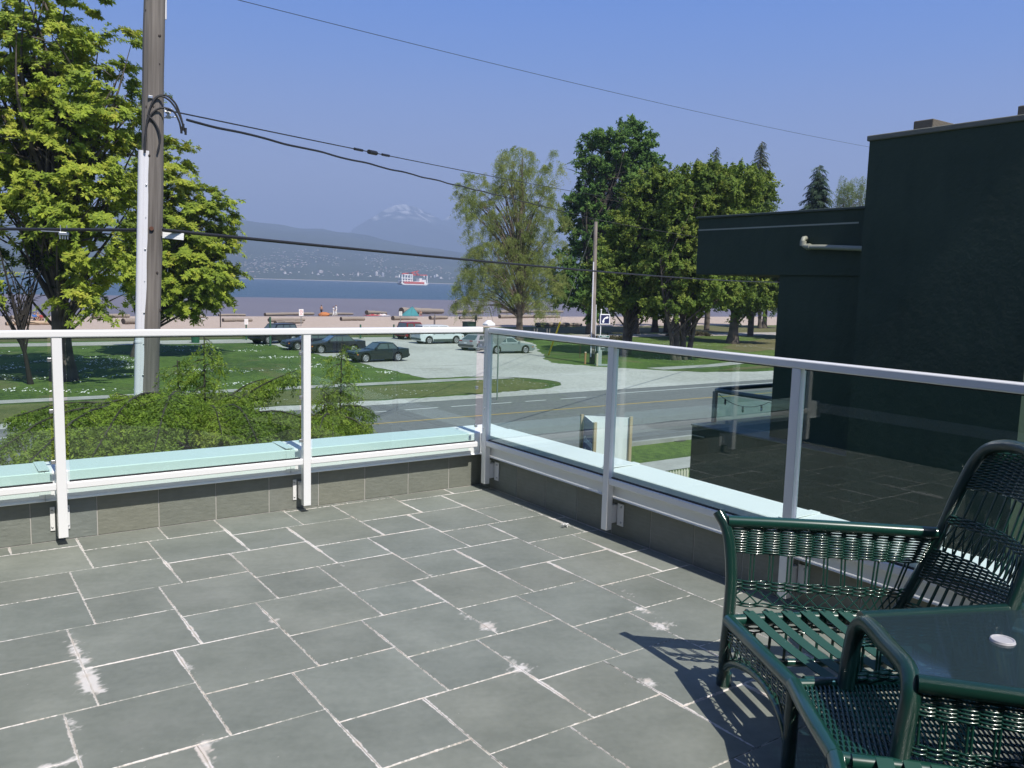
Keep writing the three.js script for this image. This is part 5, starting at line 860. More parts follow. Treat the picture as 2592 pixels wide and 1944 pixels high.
  if (o.strip) for (const z of [1, -1]) mesh('side_moulding', box(d1 - d0 + .1, .035, .012, (d0 + d1) / 2, gc + .36, z * (W / 2 + .008)), M.black, t);
  for (const x of ax) for (const z of [1, -1]) {
    const w = mesh('wheel', new THREE.CylinderGeometry(R, R, .2, 22).rotateX(Math.PI / 2).translate(x, R, z * (W / 2 - .105)), rubber, t), spokes = [new THREE.CylinderGeometry(R * .66, R * .66, .016, 20).rotateX(Math.PI / 2).translate(x, R, z * (W / 2 - .006))];
    mesh('rim', spokes, std({ color: C(.22, .22, .23), roughness: .4, metalness: .6 }), w); const sp5 = []; for (let k = 0; k < 5; k++) { const a = k / 5 * 6.283 + .3; sp5.push(beam(V(x, R, z * (W / 2 + .006)), V(x + Math.cos(a) * R * .62, R + Math.sin(a) * R * .62, z * (W / 2 + .004)), .02, R * .17)); } sp5.push(new THREE.TorusGeometry(R * .63, .02, 5, 20).translate(x, R, z * (W / 2 + .002))); mesh('spokes', sp5, alloy, w);
    mesh('wheel_well', new THREE.CylinderGeometry(R + .05, R + .05, .3, 16, 1, true).rotateX(Math.PI / 2).translate(x, R, z * (W / 2 - .2)), M.black, t);
  }
  const bm = o.bumper ? std({ color: C(...o.bumper), roughness: .5 }) : low;
  mesh('bumper', rbox(.16, .2, W * .94, .06, f - .02, gc + .22, 0, 2), bm, t); mesh('bumper', rbox(.16, .2, W * .94, .06, r + .03, gc + .26, 0, 2), bm, t);
  for (const z of [1, -1]) { mesh('headlight', rbox(.08, .12, .34, .03, f - .055, nose - .14, z * (W / 2 - .32)), lampClear, t); mesh('tail_light', rbox(.06, o.tl ?? .15, .34, .02, r + .045, tail - .08, z * (W / 2 - .30)), lampRed, t); mesh('indicator', rbox(.1, .07, .02, .008, f - .2, nose - .17, z * (W / 2 - .045)), lampAmber, t); mesh('mirror', rbox(.12, .11, .18, .03, ws - .14, belt + .06, z * (W / 2 + .04)), o.mirror ? std({ color: C(...o.mirror), roughness: .4 }) : paint, t); }
  mesh('grille', rbox(.03, .14, W * .42, .01, f + .004, nose - .15, 0), M.black, t);
  mesh('number_plate', box(.01, .13, .32, r - .055, gc + .48, 0), std({ color: C(.6, .62, .66), roughness: .5 }), t);
  if (o.rack) mesh('roof_rack', [1, -1].map((z) => beam(V(rwt + .15, H + .06, z * (wT - .05)), V(wr - .2, H + .06, z * (wT - .05)), .04, .035)), M.black, t);
  if (o.spoiler) mesh('spoiler', rbox(.26, .04, W * .8, .015, rwt - .05, Ht + .035, 0), paint, t);
  if (o.pillar) for (const z of [1, -1]) mesh('pillar', quadMesh([side(o.pillar[0], o.pillar[1], 0, z).map((p) => p.clone().setZ(p.z + z * .004))]), std({ color: C(...o.pillarColour), roughness: .35 }), t);
  return t;
}
// place a car by the ground points of its two near wheels
function parkAt(o, front, rear, nearSide) { // nearSide: 1 right side towards the house, -1 left side
  const d = front.clone().sub(rear); d.y = 0; d.normalize(); const rgt = V(-d.z, 0, d.x), mid = front.clone().add(rear).multiplyScalar(.5); // right of travel
  const c = mid.addScaledVector(rgt, -nearSide * (o.W / 2 - .1)); return makeCar({ ...o, at: c, yaw: Math.atan2(-d.z, d.x) });
}
const qa = (x, y) => onY(600 + x * .208, 780 + y * .208, 0), qb = (x, y) => onY(960 + x * .208, 780 + y * .208, 0), q2g = (x, y) => onY(...q2(x, y), 0);
const sedan = { L: 4.5, W: 1.74, wb: 2.62, R: .31, hood: .90, belt: .92, H: 1.40, nose: .72, tail: .94, ws: .82, wr: .15, rr: -.98, rb: -1.52, deckH: .97, fo: .88 };
const dirX = (p, yaw, L) => p.clone().add(V(Math.cos(yaw) * L, 0, -Math.sin(yaw) * L));
parkAt({ ...sedan, L: 4.33, W: 1.66, wb: 2.57, H: 1.38, belt: .90, hood: .87, nose: .74, tail: .9, deckH: .94, ws: .62, wr: .02, rr: -1.0, rb: -1.45, fo: .80, doors: 1, panes: [[.08, .40], [.45, .93]], colour: [.010, .016, .017], metal: .1, strip: 1, bumper: [.012, .018, .018], label: 'near black two door saloon with bright alloy wheels, closest on the gravel' }, qa(1555, 664), qa(1960, 648), -1);
const c2f = qa(1020, 552); parkAt({ ...sedan, colour: [.013, .014, .018], label: 'charcoal four door saloon parked second from the lawn, half behind the cedar leader' }, c2f, dirX(c2f, Math.PI - .09, -2.62), -1);
const c3f = qa(735, 512); parkAt({ ...sedan, colour: [.010, .013, .03], label: 'dark navy saloon behind the railing post' }, c3f, dirX(c3f, Math.PI - .07, -2.62), -1);
const c4f = qa(378, 440); parkAt({ L: 4.45, W: 1.80, wb: 2.65, R: .36, hood: 1.06, belt: 1.10, H: 1.74, nose: .98, tail: 1.1, ws: .72, wr: .22, rr: -1.75, rb: -1.92, deckH: 1.12, fo: .80, gc: .28, colour: [.010, .011, .011], rack: 1, panes: [[.04, .30], [.34, .62], [.66, .95]], label: 'black off-roader with roof rack at the far corner of the lawn' }, c4f, dirX(c4f, Math.PI + .33, -2.65), -1);
parkAt({ L: 4.75, W: 1.90, wb: 2.9, R: .34, hood: 1.05, belt: 1.05, H: 1.75, nose: .86, tail: 1.22, ws: 1.30, wr: .62, rr: -2.02, rb: -2.2, deckH: 1.08, fo: .92, gc: .2, colour: [.62, .66, .67], clad: [.05, .065, .06], bumper: [.07, .085, .08], panes: [[.03, .24], [.27, .60], [.63, .94]], rack: 0, tl: .5, label: 'silver white minivan with dark lower sides at the back of the lot' }, q2g(1812, 1266), q2g(1625, 1270), 1);
const c5r = onY(880 + 1108 * 320 / 2212, 770 + 622 * 320 / 2212, 0); parkAt({ L: 4.1, W: 1.76, wb: 2.5, R: .35, hood: 1.02, belt: 1.08, H: 1.72, nose: .95, tail: 1.08, ws: .62, wr: .15, rr: -1.62, rb: -1.78, deckH: 1.1, fo: .78, gc: .28, colour: [.22, .012, .02], clad: [.07, .07, .07], bumper: [.07, .07, .07], panes: [[.05, .42], [.48, .94]], tl: .3, label: 'dark red off-roader with grey lower sides behind the minivan' }, dirX(c5r, -.30 + .55, 2.5), c5r, 1);
const c7r = qb(1203, 520); parkAt({ L: 4.1, W: 1.66, wb: 2.45, R: .29, hood: .92, belt: .90, H: 1.38, nose: .72, tail: .92, ws: .72, wr: .1, rr: -.92, rb: -1.72, deckH: .92, fo: .82, colour: [.33, .34, .36], clad: [.10, .10, .11], bumper: [.06, .06, .065], panes: [[.22, .52], [.56, .92]], rw: .08, doors: 1, spoiler: 0, tl: .13, label: 'old silver grey hatchback seen from behind at the corner post' }, dirX(c7r, .42, 2.45), c7r, 1);
parkAt({ ...sedan, L: 4.5, colour: [.30, .35, .34], metal: .5, chromeTrim: 1, label: 'silver green saloon nosing out beyond the corner post towards the lawn' }, qb(1752, 552), qb(1452, 556), 1);
// ---------------------------------------------------------------- people on the beach
function blob(bones, res = 44) { // one continuous surface round tapered bones [a, b, ra, rb]
  let lo = V(9, 9, 9), hi = V(-9, -9, -9); for (const [a, b, ra, rb] of bones) for (const [p, r] of [[a, ra], [b, rb]]) { lo.min(p.clone().subScalar(r + .06)); hi.max(p.clone().addScalar(r + .06)); }
  const half = Math.max(hi.x - lo.x, hi.y - lo.y, hi.z - lo.z) / 2 * 1.08, c = lo.clone().add(hi).multiplyScalar(.5), mc = new MarchingCubes(res, undefined, false, false, 60000), f = mc.field, k = .035, p = V(), ab = V();
  for (let z = 0; z < res; z++) for (let y = 0; y < res; y++) for (let x = 0; x < res; x++) {
    p.set((x - res / 2) / (res / 2) * half + c.x, (y - res / 2) / (res / 2) * half + c.y, (z - res / 2) / (res / 2) * half + c.z); let s = 0;
    for (const [a, b, ra, rb] of bones) { ab.copy(b).sub(a); const t = clamp(p.clone().sub(a).dot(ab) / Math.max(1e-6, ab.lengthSq())), d = p.distanceTo(a.clone().addScaledVector(ab, t)) - lerp(ra, rb, t); s += Math.exp(-d / k * 1.6); }
    f[x + y * res + z * res * res] = k / 1.6 * Math.log(Math.max(s, 1e-30));
  }
  mc.isolation = 0; mc.update(); const n = mc.count, g = new THREE.BufferGeometry();
  const P = new Float32Array(mc.positionArray.slice(0, n * 3)), Nn = new Float32Array(mc.normalArray.slice(0, n * 3)); for (let i = 0; i < n; i++) { P[i * 3] = P[i * 3] * half + c.x; P[i * 3 + 1] = P[i * 3 + 1] * half + c.y; P[i * 3 + 2] = P[i * 3 + 2] * half + c.z; }
  g.setAttribute('position', new THREE.BufferAttribute(P, 3)); g.setAttribute('normal', new THREE.BufferAttribute(Nn, 3)); g.setAttribute('uv', new THREE.BufferAttribute(new Float32Array(n * 2), 2)); return g;
}
const skin = std({ color: C(.42, .25, .17), roughness: .6 }), hairM = (c) => std({ color: C(...c), roughness: .8 });
function person(label, at, yaw, pose, o) {
  const t = thing('person', label, 'person', at), J = pose; t.rotation.y = yaw;
  const legs = [[J.hipL, J.kneeL, .085, .055], [J.kneeL, J.footL, .055, .04], [J.footL, J.toeL, .04, .03], [J.hipR, J.kneeR, .085, .055], [J.kneeR, J.footR, .055, .04], [J.footR, J.toeR, .04, .03]];
  const torso = [[J.pelvis, J.waist, .125, .11], [J.waist, J.chest, .115, .135], [J.shL, J.shR, .065, .065]], arms = [[J.shL, J.elL, .05, .04], [J.elL, J.haL, .038, .028], [J.shR, J.elR, .05, .04], [J.elR, J.haR, .038, .028]];
  const fingers = []; for (const [h, e] of [[J.haL, J.elL], [J.haR, J.elR]]) { const d = h.clone().sub(e).normalize(), s = V(0, 0, 1); for (let k = -1; k <= 2; k++) fingers.push([h.clone().addScaledVector(s, k * .016), h.clone().addScaledVector(d, .085 - Math.abs(k - .5) * .01).addScaledVector(s, k * .022), .013, .010]); fingers.push([h, h.clone().addScaledVector(d, .045).addScaledVector(s, -.045), .013, .010]); }
  const up = J.head.clone().sub(J.neck).normalize(); mesh('body', blob([...legs, ...torso, ...arms, ...fingers, [J.chest, J.neck, .08, .055], [J.neck, J.head, .055, .085], [J.head, J.head.clone().addScaledVector(up, .07), .088, .085], [J.head.clone().add(V(.08, .0, 0)), J.head.clone().add(V(.10, -.02, 0)), .016, .014]], 60), skin, t);
  mesh('hair', new THREE.SphereGeometry(.102, 14, 10, 0, 6.3, 0, 1.75).rotateZ(.35).translate(...J.head.clone().addScaledVector(up, .055).add(V(-.015, 0, 0)).toArray()), hairM(o.hair ?? [.03, .02, .015]), t);
  if (o.top) mesh('shirt', blob([...torso.map(([a, b, r, s]) => [a, b, r + .02, s + .02]), ...[arms[0], arms[2]].map(([a, b, r, s]) => [a, a.clone().lerp(b, o.sleeve ?? .6), r + .018, s + .018])], 36), std({ color: C(...o.top), roughness: .85 }), t);
  if (o.bottom) mesh('trousers', blob([[J.pelvis, J.waist.clone().lerp(J.pelvis, .5), .15, .14], ...[legs[0], legs[3]].map(([a, b, r, s]) => [a, b, r + .02, s + .025]), ...(o.long ? [legs[1], legs[4]].map(([a, b, r, s]) => [a, b, r + .025, s + .02]) : [])], 36), std({ color: C(...o.bottom), roughness: .85 }), t);
  return t;
}
const stand = (h = 1.72, sw = .1) => { const s = h / 1.75, v = (x, y, z) => V(x, y, z).multiplyScalar(s); return { pelvis: v(0, .95, 0), waist: v(.01, 1.1, 0), chest: v(0, 1.32, 0), neck: v(.01, 1.5, 0), head: v(.03, 1.62, 0), shL: v(0, 1.42, -.18), shR: v(0, 1.42, .18), elL: v(-.03, 1.15, -.24), haL: v(sw, .92, -.22), elR: v(-.02, 1.15, .24), haR: v(sw * 1.4, .95, .2), hipL: v(0, .9, -.09), hipR: v(0, .9, .09), kneeL: v(.03 + sw * .6, .5, -.10), footL: v(.0 + sw, .06, -.1), toeL: v(.14 + sw, .035, -.11), kneeR: v(.03 - sw * .4, .5, .10), footR: v(-.02 - sw, .06, .1), toeR: v(.13 - sw, .035, .11) }; };
const sit = () => ({ pelvis: V(0, .13, 0), waist: V(-.06, .28, 0), chest: V(-.10, .50, 0), neck: V(-.08, .66, 0), head: V(-.05, .79, 0), shL: V(-.10, .59, -.18), shR: V(-.10, .59, .18), elL: V(.02, .36, -.24), haL: V(.24, .36, -.12), elR: V(.02, .36, .24), haR: V(.24, .36, .12), hipL: V(.02, .11, -.1), hipR: V(.02, .11, .1), kneeL: V(.36, .40, -.12), footL: V(.62, .05, -.1), toeL: V(.76, .04, -.1), kneeR: V(.38, .36, .12), footR: V(.66, .05, .1), toeR: V(.80, .04, .1) });
const lie = () => ({ pelvis: V(0, .13, 0), waist: V(-.16, .13, 0), chest: V(-.38, .14, 0), neck: V(-.55, .13, 0), head: V(-.67, .14, 0), shL: V(-.47, .13, -.18), shR: V(-.47, .13, .18), elL: V(-.25, .08, -.28), haL: V(.02, .07, -.26), elR: V(-.25, .08, .28), haR: V(.02, .07, .26), hipL: V(.05, .11, -.09), hipR: V(.05, .11, .09), kneeL: V(.45, .13, -.1), footL: V(.86, .07, -.1), toeL: V(.9, .18, -.1), kneeR: V(.45, .22, .1), footR: V(.82, .06, .12), toeR: V(.88, .16, .12) });
const g2 = (x, y) => ground3(...q2(x, y));
person('person standing in dark shorts with bare chest next to the orange heap', g2(795, 1054), .6, stand(1.78, .12), { bottom: [.02, .02, .025], hair: [.03, .02, .015] });
person('person bending slightly in white clothes, left one of the pair', g2(887, 1054), 0, stand(1.55, .18), { top: [.75, .73, .70], bottom: [.78, .76, .73], long: 1, hair: [.10, .05, .03] });
person('taller person in white shirt and white trousers, right one of the pair', g2(908, 1052), 2.6, stand(1.82, .1), { top: [.78, .77, .75], bottom: [.76, .75, .72], long: 1, hair: [.12, .08, .05] });
person('person in blue sitting on the sand before the reddish log', ground3(...q7(490, 392)), -1.2, sit(), { top: [.04, .14, .42], bottom: [.05, .05, .07] });
person('person in red sitting by the sunbathers, nearest the chestnut trunk', ground3(...q7(590, 396)), -1.9, sit(), { top: [.40, .06, .06], bottom: [.12, .02, .02] });
person('person with bare back sitting between the blue and the red shirt', ground3(...q7(535, 384)), -1.5, sit(), { bottom: [.03, .03, .03] });
person('person lying on a towel in front of the splintered log', g2(1190, 1052), 3.3, lie(), { bottom: [.35, .04, .06] });
person('person in a white shirt lying on the white towel by the splintered log', g2(1262, 1051), 3.0, lie(), { top: [.72, .70, .70], bottom: [.6, .5, .5] });
person('person with bare shoulders sitting beside the tent before the biggest log', g2(1552, 1050), -2.2, sit(), { bottom: [.06, .06, .08] });
person('person in a white top wading far out on the wet flat', onY(...q2(1820, 962), -.9), .4, stand(1.7), { top: [.72, .72, .72], bottom: [.05, .05, .06] });
const cloth = (c) => std({ color: C(...c), roughness: .9, side: THREE.DoubleSide });
function towel(lab, p, w, d, yaw, c) { const g = new THREE.BoxGeometry(w, .025, d, 10, 1, 6), q = g.attributes.position; for (let i = 0; i < q.count; i++) q.setY(i, q.getY(i) + fbm(q.getX(i) * 2 + 50, q.getZ(i) * 2 + 50 + p.x, 4096, 2, 600) * .07); g.computeVertexNormals(); const m = mesh('beach_towel', g, cloth(c)); m.position.copy(p); m.position.y += .02; m.rotation.y = yaw; tag(m, lab, 'towel'); }
towel('red beach towel spread below the lying sunbather', g2(1185, 1053), 3.0, 1.6, .1, [.5, .08, .10]); towel('white beach towel at the end of the red one', g2(1262, 1052), 2.4, 1.5, .15, [.74, .72, .72]); towel('pink towel beside the tent', g2(1525, 1052), 1.8, 1.2, .1, [.55, .18, .22]); towel('white towel heap on the sand right of the near pole', ground3(...q7(2760, 376)), 2.0, 1.2, .1, [.75, .74, .73]);
{ // low blue green beach tent
  const p = g2(1480, 1053), t = thing('beach_tent', 'small blue green beach tent pitched before the biggest log', 'tent', p), G = [], n = 14; const apex = V(.4, 1.65, -.3), rim = []; for (let k = 0; k <= n; k++) { const a = k / n * Math.PI * 2; rim.push(V(Math.cos(a) * 1.75 - .2, .02, Math.sin(a) * 1.1)); }
  const P = [], I = []; for (let j = 0; j <= 8; j++) for (let k = 0; k <= n; k++) { const u = j / 8, q = rim[k].clone().lerp(apex, u); q.y = lerp(0, apex.y, Math.pow(u, .85)) + .02; P.push(q.x, q.y, q.z); } for (let j = 0; j < 8; j++) for (let k = 0; k < n; k++) { const a = j * (n + 1) + k, b = a + n + 1; I.push(a, b, a + 1, a + 1, b, b + 1); }
  const g = new THREE.BufferGeometry(); g.setAttribute('position', new THREE.Float32BufferAttribute(P, 3)); g.setIndex(I); g.computeVertexNormals(); mesh('canopy', g, cloth([.05, .22, .24]), t);
  mesh('pole', [0, 4, 8, 11].map((k) => tube([rim[k], rim[k].clone().lerp(apex, .5).add(V(0, .16, 0)), apex.clone().add(V(0, .04, 0))], .02, .02, 8, 5)), std({ color: C(.05, .06, .12), roughness: .5 }), t);
}
{ const p = g2(815, 1055), t = thing('beach_bag_heap', 'orange brown heap of blanket and bag at the feet of the standing person', 'bag', p), g = new THREE.IcosahedronGeometry(.6, 3), q = g.attributes.position; for (let i = 0; i < q.count; i++) { const n = .75 + .5 * fbm(q.getX(i) * 2 + 50, q.getZ(i) * 2 + q.getY(i) * 3 + 50, 4096, 3, 610); q.setXYZ(i, q.getX(i) * n * 1.7, Math.max(-.05, q.getY(i) * n * .75 + .2), q.getZ(i) * n); } g.computeVertexNormals(); mesh('blanket', g, cloth([.45, .17, .06]), t); mesh('bag', rbox(.5, .4, .35, .1, -.8, .2, .2, 2), cloth([.3, .12, .05]), t); }
{ const p = ground3(...q7(500, 420)), t = thing('bicycle', 'bicycle lying on the sand before the pale log and the sunbathers', 'bicycle', p); for (const x of [-.5, .5]) mesh('wheel', new THREE.TorusGeometry(.32, .022, 5, 20).rotateX(1.2).translate(x, .14, 0), rubber, t); mesh('frame', [tube([V(-.5, .14, 0), V(-.1, .2, .1), V(.35, .22, .12), V(.5, .14, 0)], .02, .02, 10, 5), tube([V(-.1, .2, .1), V(.05, .1, -.25), V(.35, .22, .12)], .02, .02, 8, 5)], std({ color: C(.3, .05, .05), roughness: .4 }), t); mesh('handlebar', tube([V(.35, .3, .3), V(.4, .25, .15), V(.45, .3, -.05)], .014, .014, 6, 5), M.black, t); mesh('saddle', rbox(.24, .05, .12, .02, -.15, .28, .22), M.black, t); }
// ---------------------------------------------------------------- green wicker settee: two seats joined by a glass topped table
{
  const t = thing('wicker_settee', 'dark green wicker settee of two chairs joined by a glass topped table', 'settee', [-1.111, DECK, 3.625]);
  // local frame: u along the front towards the house, b backwards
  const U = V(-.622, 0, .783), B = V(.783, 0, .622), P = (u, y, b) => U.clone().multiplyScalar(u).addScaledVector(B, b).setY(y);
  const wr = (pts, r, seg = 40) => tube(pts, r, r, seg, 10, true, 4), R = .020;
  const strandR = .0030;
  // a woven band between two curves, strands running along them over stakes
  function weave(name, lo, hi, rows, stakes, amp = .005, r = strandR) {
    const a = new THREE.CatmullRomCurve3(lo), c = new THREE.CatmullRomCurve3(hi), G = [], n = stakes * 4;
    for (let k = 0; k < rows; k++) {
      const v = (k + .5) / rows, pts = []; for (let i = 0; i <= n; i++) { const u = i / n, p = a.getPoint(u).lerp(c.getPoint(u), v), tn = a.getTangent(u), up = c.getPoint(u).sub(a.getPoint(u)).normalize(), nn = tn.clone().cross(up).normalize(); pts.push(p.addScaledVector(nn, amp * Math.sin(u * stakes * Math.PI + (k % 2 ? 0 : Math.PI))).addScaledVector(up, rr(-.0004, .0004))); }
      G.push(strand(pts, r));
    }
    for (let k = 0; k <= stakes; k++) { const u = clamp(k / stakes, .004, .996); G.push(strand([a.getPoint(u), c.getPoint(u)], .0032)); }
    const m = mesh(name, G, M.wicker, t); m.userData.kind = 'stuff'; return m;
  }
  function strand(pts, r) { // light five sided strand along given points
    const Pp = [], Nn = [], I = [], n = pts.length, S = 5; let up = V(.12, 1, .07);
    for (let i = 0; i < n; i++) { const d = pts[Math.min(n - 1, i + 1)].clone().sub(pts[Math.max(0, i - 1)]).normalize(); let x = d.clone().cross(up); if (x.lengthSq() < .01) x = d.clone().cross(V(1, 0, .3)); x.normalize(); const y = x.clone().cross(d); for (let j = 0; j < S; j++) { const q = j / S * 6.283, m = x.clone().multiplyScalar(Math.cos(q)).addScaledVector(y, Math.sin(q)); Pp.push(pts[i].x + m.x * r, pts[i].y + m.y * r, pts[i].z + m.z * r); Nn.push(m.x, m.y, m.z); } }
    for (let i = 0; i < n - 1; i++) for (let j = 0; j < S; j++) { const a = i * S + j, b = i * S + (j + 1) % S; I.push(a, a + S, b, b, a + S, b + S); }
    const g = new THREE.BufferGeometry(); g.setAttribute('position', new THREE.Float32BufferAttribute(Pp, 3)); g.setAttribute('normal', new THREE.Float32BufferAttribute(Nn, 3)); g.setIndex(I); return g;
  }
  const line = (a, b, n = 8) => { const o = []; for (let i = 0; i <= n; i++) o.push(a.clone().lerp(b, i / n)); return o; };
  const spindles = (name, lo, hi, n, pair = .006) => { const a = new THREE.CatmullRomCurve3(lo), c = new THREE.CatmullRomCurve3(hi), G = []; for (let k = 0; k <= n; k++) { const u = lerp(.02, .98, k / n); for (const e of [-pair, pair]) { const s = a.getTangent(u).multiplyScalar(e); G.push(strand([a.getPoint(u).add(s), c.getPoint(u).add(s)], .0034)); } } mesh(name, G, M.wicker, t).userData.kind = 'stuff'; };
  const lattice = (name, lo, hi, n) => { const a = new THREE.CatmullRomCurve3(lo), c = new THREE.CatmullRomCurve3(hi), G = []; for (let k = 0; k < n; k++) { const u = k / n, w = (k + 1) / n; G.push(strand([a.getPoint(u), c.getPoint(w)], .0028), strand([a.getPoint(w), c.getPoint(u)], .0028)); } mesh(name, G, M.wicker, t).userData.kind = 'stuff'; };
  for (const s of [-1, 1]) { // s = -1: the far seat in the picture; 1: its twin nearer the house
    const Q = (u, y, b) => s < 0 ? P(u, y, b) : P(-u > .32 ? .32 + (-u - .32) * 1.5 : -u, y, b); // written for the far seat, u negative
    const foot = Q(-.715, 0, -.255), A = Q(-.635, .268, -.268), tip = Q(-.765, .605, -.298);
    mesh('front_post', [wr([foot.clone().setY(.018), Q(-.70, .10, -.262), Q(-.672, .25, -.262), Q(-.690, .42, -.258), Q(-.735, .555, -.272), tip], R, 50)], M.wickerWrap, t);
    mesh('foot', [wr([Q(-.722, .0, -.255), Q(-.716, .05, -.256)], .026, 4)], M.wickerWrap, t);
    const ar = Q(-.700, .582, .425), armL = [Q(-.738, .582, -.268), Q(-.722, .585, -.02), Q(-.71, .584, .22), ar];
    mesh('arm_rail', wr(armL, R), M.wicker, t);
    // far rear post climbs into the arched back, down to the inner rear post
    const arch = [Q(-.745, .0, .27), Q(-.735, .27, .315), Q(-.715, .46, .385), ar, Q(-.672, .74, .462), Q(-.645, .845, .492), Q(-.600, .893, .508), Q(-.49, .918, .535), Q(-.37, .895, .545), Q(-.325, .845, .542), Q(-.310, .70, .515), Q(-.305, .55, .485), Q(-.30, .27, .40), Q(-.30, 0, .35)];
    mesh('back_frame', wr(arch, R, 110), M.wickerWrap, t);
    // seat frame
    const Bj = Q(-.185, .268, -.172);
    mesh('front_rail', wr([A, Q(-.42, .272, -.225), Bj], R + .002), M.wicker, t);
    mesh('side_rail', wr([A, Q(-.70, .268, .03), Q(-.735, .268, .31)], R), M.wicker, t); mesh('rear_rail', wr([Q(-.735, .26, .31), Q(-.30, .26, .40)], R), M.wicker, t);
    mesh('inner_rail', wr([Bj, Q(-.24, .262, .12), Q(-.30, .26, .40)], R * .9), M.wicker, t);
    mesh('inner_leg', wr([Bj.clone().setY(.25), Q(-.20, .12, -.168), Q(-.215, .0, -.165)], R), M.wickerWrap, t);
    mesh('apron_rail', wr([Q(-.70, .07, -.258), Q(-.64, .115, -.245), Q(-.50, .155, -.215), Q(-.36, .158, -.19), Q(-.25, .12, -.175), Q(-.21, .06, -.168)], R * .7), M.wicker, t);
    mesh('side_stretcher', wr([Q(-.71, .09, -.25), Q(-.735, .10, .28)], R * .7), M.wicker, t);
    // seat straps, running from the outer side rail to the inner one, parallel to the front
    for (let k = 0; k < 8; k++) {
      const f = (k + .55) / 8, a = Q(-.665, .276, -.235).lerp(Q(-.735, .276, .29), f), b = Q(-.20, .272, -.10).lerp(Q(-.29, .272, .37), f), d = b.clone().sub(a).normalize(), w = d.clone().cross(V(0, 1, 0)).multiplyScalar(.019), G = [], n = 8, pts = []; const Pq = [], I = [];
      for (let i = 0; i <= n; i++) { const p = a.clone().lerp(b, i / n); p.y += -.010 * 4 * (i / n) * (1 - i / n) + .014; for (const [e, h] of [[-1, .0015], [1, .0015], [1, -.0015], [-1, -.0015]]) { const q = p.clone().addScaledVector(w, e); Pq.push(q.x, q.y + h, q.z); } }
      for (let i = 0; i < n; i++) for (let j = 0; j < 4; j++) { const x = i * 4 + j, y = i * 4 + (j + 1) % 4; I.push(x, x + 4, y, y, x + 4, y + 4); }
      const g = new THREE.BufferGeometry(); g.setAttribute('position', new THREE.Float32BufferAttribute(Pq, 3)); g.setIndex(I); mesh('seat_strap', toFlat(g), M.strap, t);
      mesh('strap_loop', [new THREE.TorusGeometry(.0245, .004, 5, 14).applyMatrix4(new THREE.Matrix4().makeBasis(d, V(0, 1, 0), w.clone().normalize())).translate(a.x, a.y - .008, a.z)], M.wicker, t);
    }
    // woven arm side, from arm to seat
    const L = (y, f0 = 0) => [Q(-.735, y, -.258 + f0), Q(-.722, y, -.02), Q(-.714, y, .20), Q(-.712 - (.46 - y) * .1, y, .385 - (.46 - y) * .42)];
    weave('woven_arm_panel', L(.472), L(.566), 21, 13, .0055);
    spindles('arm_spindles', L(.376), L(.472), 11);
    weave('woven_arm_band', L(.345), L(.378), 5, 15, .006);
    lattice('arm_lattice', L(.296), L(.346), 14);
    weave('woven_seat_edge', L(.283), L(.298), 3, 15, .006);
    // woven front apron
    const fa = [Q(-.655, .245, -.262), Q(-.42, .25, -.222), Q(-.205, .245, -.178)], fb = [Q(-.69, .10, -.256), Q(-.50, .165, -.213), Q(-.36, .168, -.188), Q(-.215, .10, -.168)];
    weave('woven_apron', [Q(-.672, .185, -.262), Q(-.42, .20, -.22), Q(-.21, .185, -.174)], fa, 9, 12, .005); lattice('apron_lattice', fb, [Q(-.672, .186, -.262), Q(-.42, .20, -.22), Q(-.21, .186, -.174)], 12);
    // side apron under the outer rail
    weave('woven_side_apron', [Q(-.69, .205, -.23), Q(-.735, .205, .28)], [Q(-.68, .245, -.24), Q(-.735, .245, .30)], 5, 12, .005); spindles('side_apron_spindles', [Q(-.71, .10, -.23), Q(-.735, .10, .28)], [Q(-.69, .205, -.23), Q(-.735, .205, .28)], 9, .002);
    // back: woven in bands across the arch
    const bk = (y) => { const f = (y - .27) / .65, uo = -lerp(.735, .66, clamp(f * 1.1)) + (y > .845 ? (y - .845) * 1.1 : 0), bo = lerp(.315, .515, clamp(f * 1.05)), ui = -lerp(.30, .315, clamp(f)) - (y > .845 ? (y - .845) * .9 : 0), bi = lerp(.40, .555, clamp(f * 1.05)); return [Q(uo + .016, y, bo), Q(lerp(uo, ui, .33), y + (y > .7 ? .012 : 0), lerp(bo, bi, .33) + .035), Q(lerp(uo, ui, .67), y + (y > .7 ? .012 : 0), lerp(bo, bi, .67) + .035), Q(ui - .014, y, bi)]; };
    weave('woven_back_top', bk(.745), bk(.882), 27, 12, .006); spindles('back_spindles', bk(.655), bk(.745), 9, .0015); weave('woven_back_band', bk(.622), bk(.655), 6, 14, .006); lattice('back_lattice', bk(.535), bk(.622), 11); spindles('back_spindles', bk(.535), bk(.622), 11, .0005);
    weave('woven_back_lower', bk(.425), bk(.535), 22, 14, .007); spindles('back_spindles', bk(.34), bk(.425), 11, .002); weave('woven_back_band', bk(.31), bk(.34), 6, 14, .006); lattice('back_lattice', bk(.27), bk(.31), 12);
    // lattice side under the table top, towards this seat
    const ts = (y) => [Q(-.188, y, .0), Q(-.24, y, .20), Q(-.30, y, .44)];
    weave('woven_table_side', ts(.385), ts(.448), 13, 9, .006); spindles('table_side_spindles', ts(.315), ts(.386), 7, .005); weave('woven_table_band', ts(.286), ts(.316), 5, 12, .006);
    // table side bearer
    mesh('table_side_rail', wr([Q(-.193, .468, .0), Q(-.25, .470, .24), Q(-.318, .470, .505)], R + .002), M.wickerWrap, t);
  }
  function toFlat(g) { g = g.toNonIndexed(); g.computeVertexNormals(); return g; }
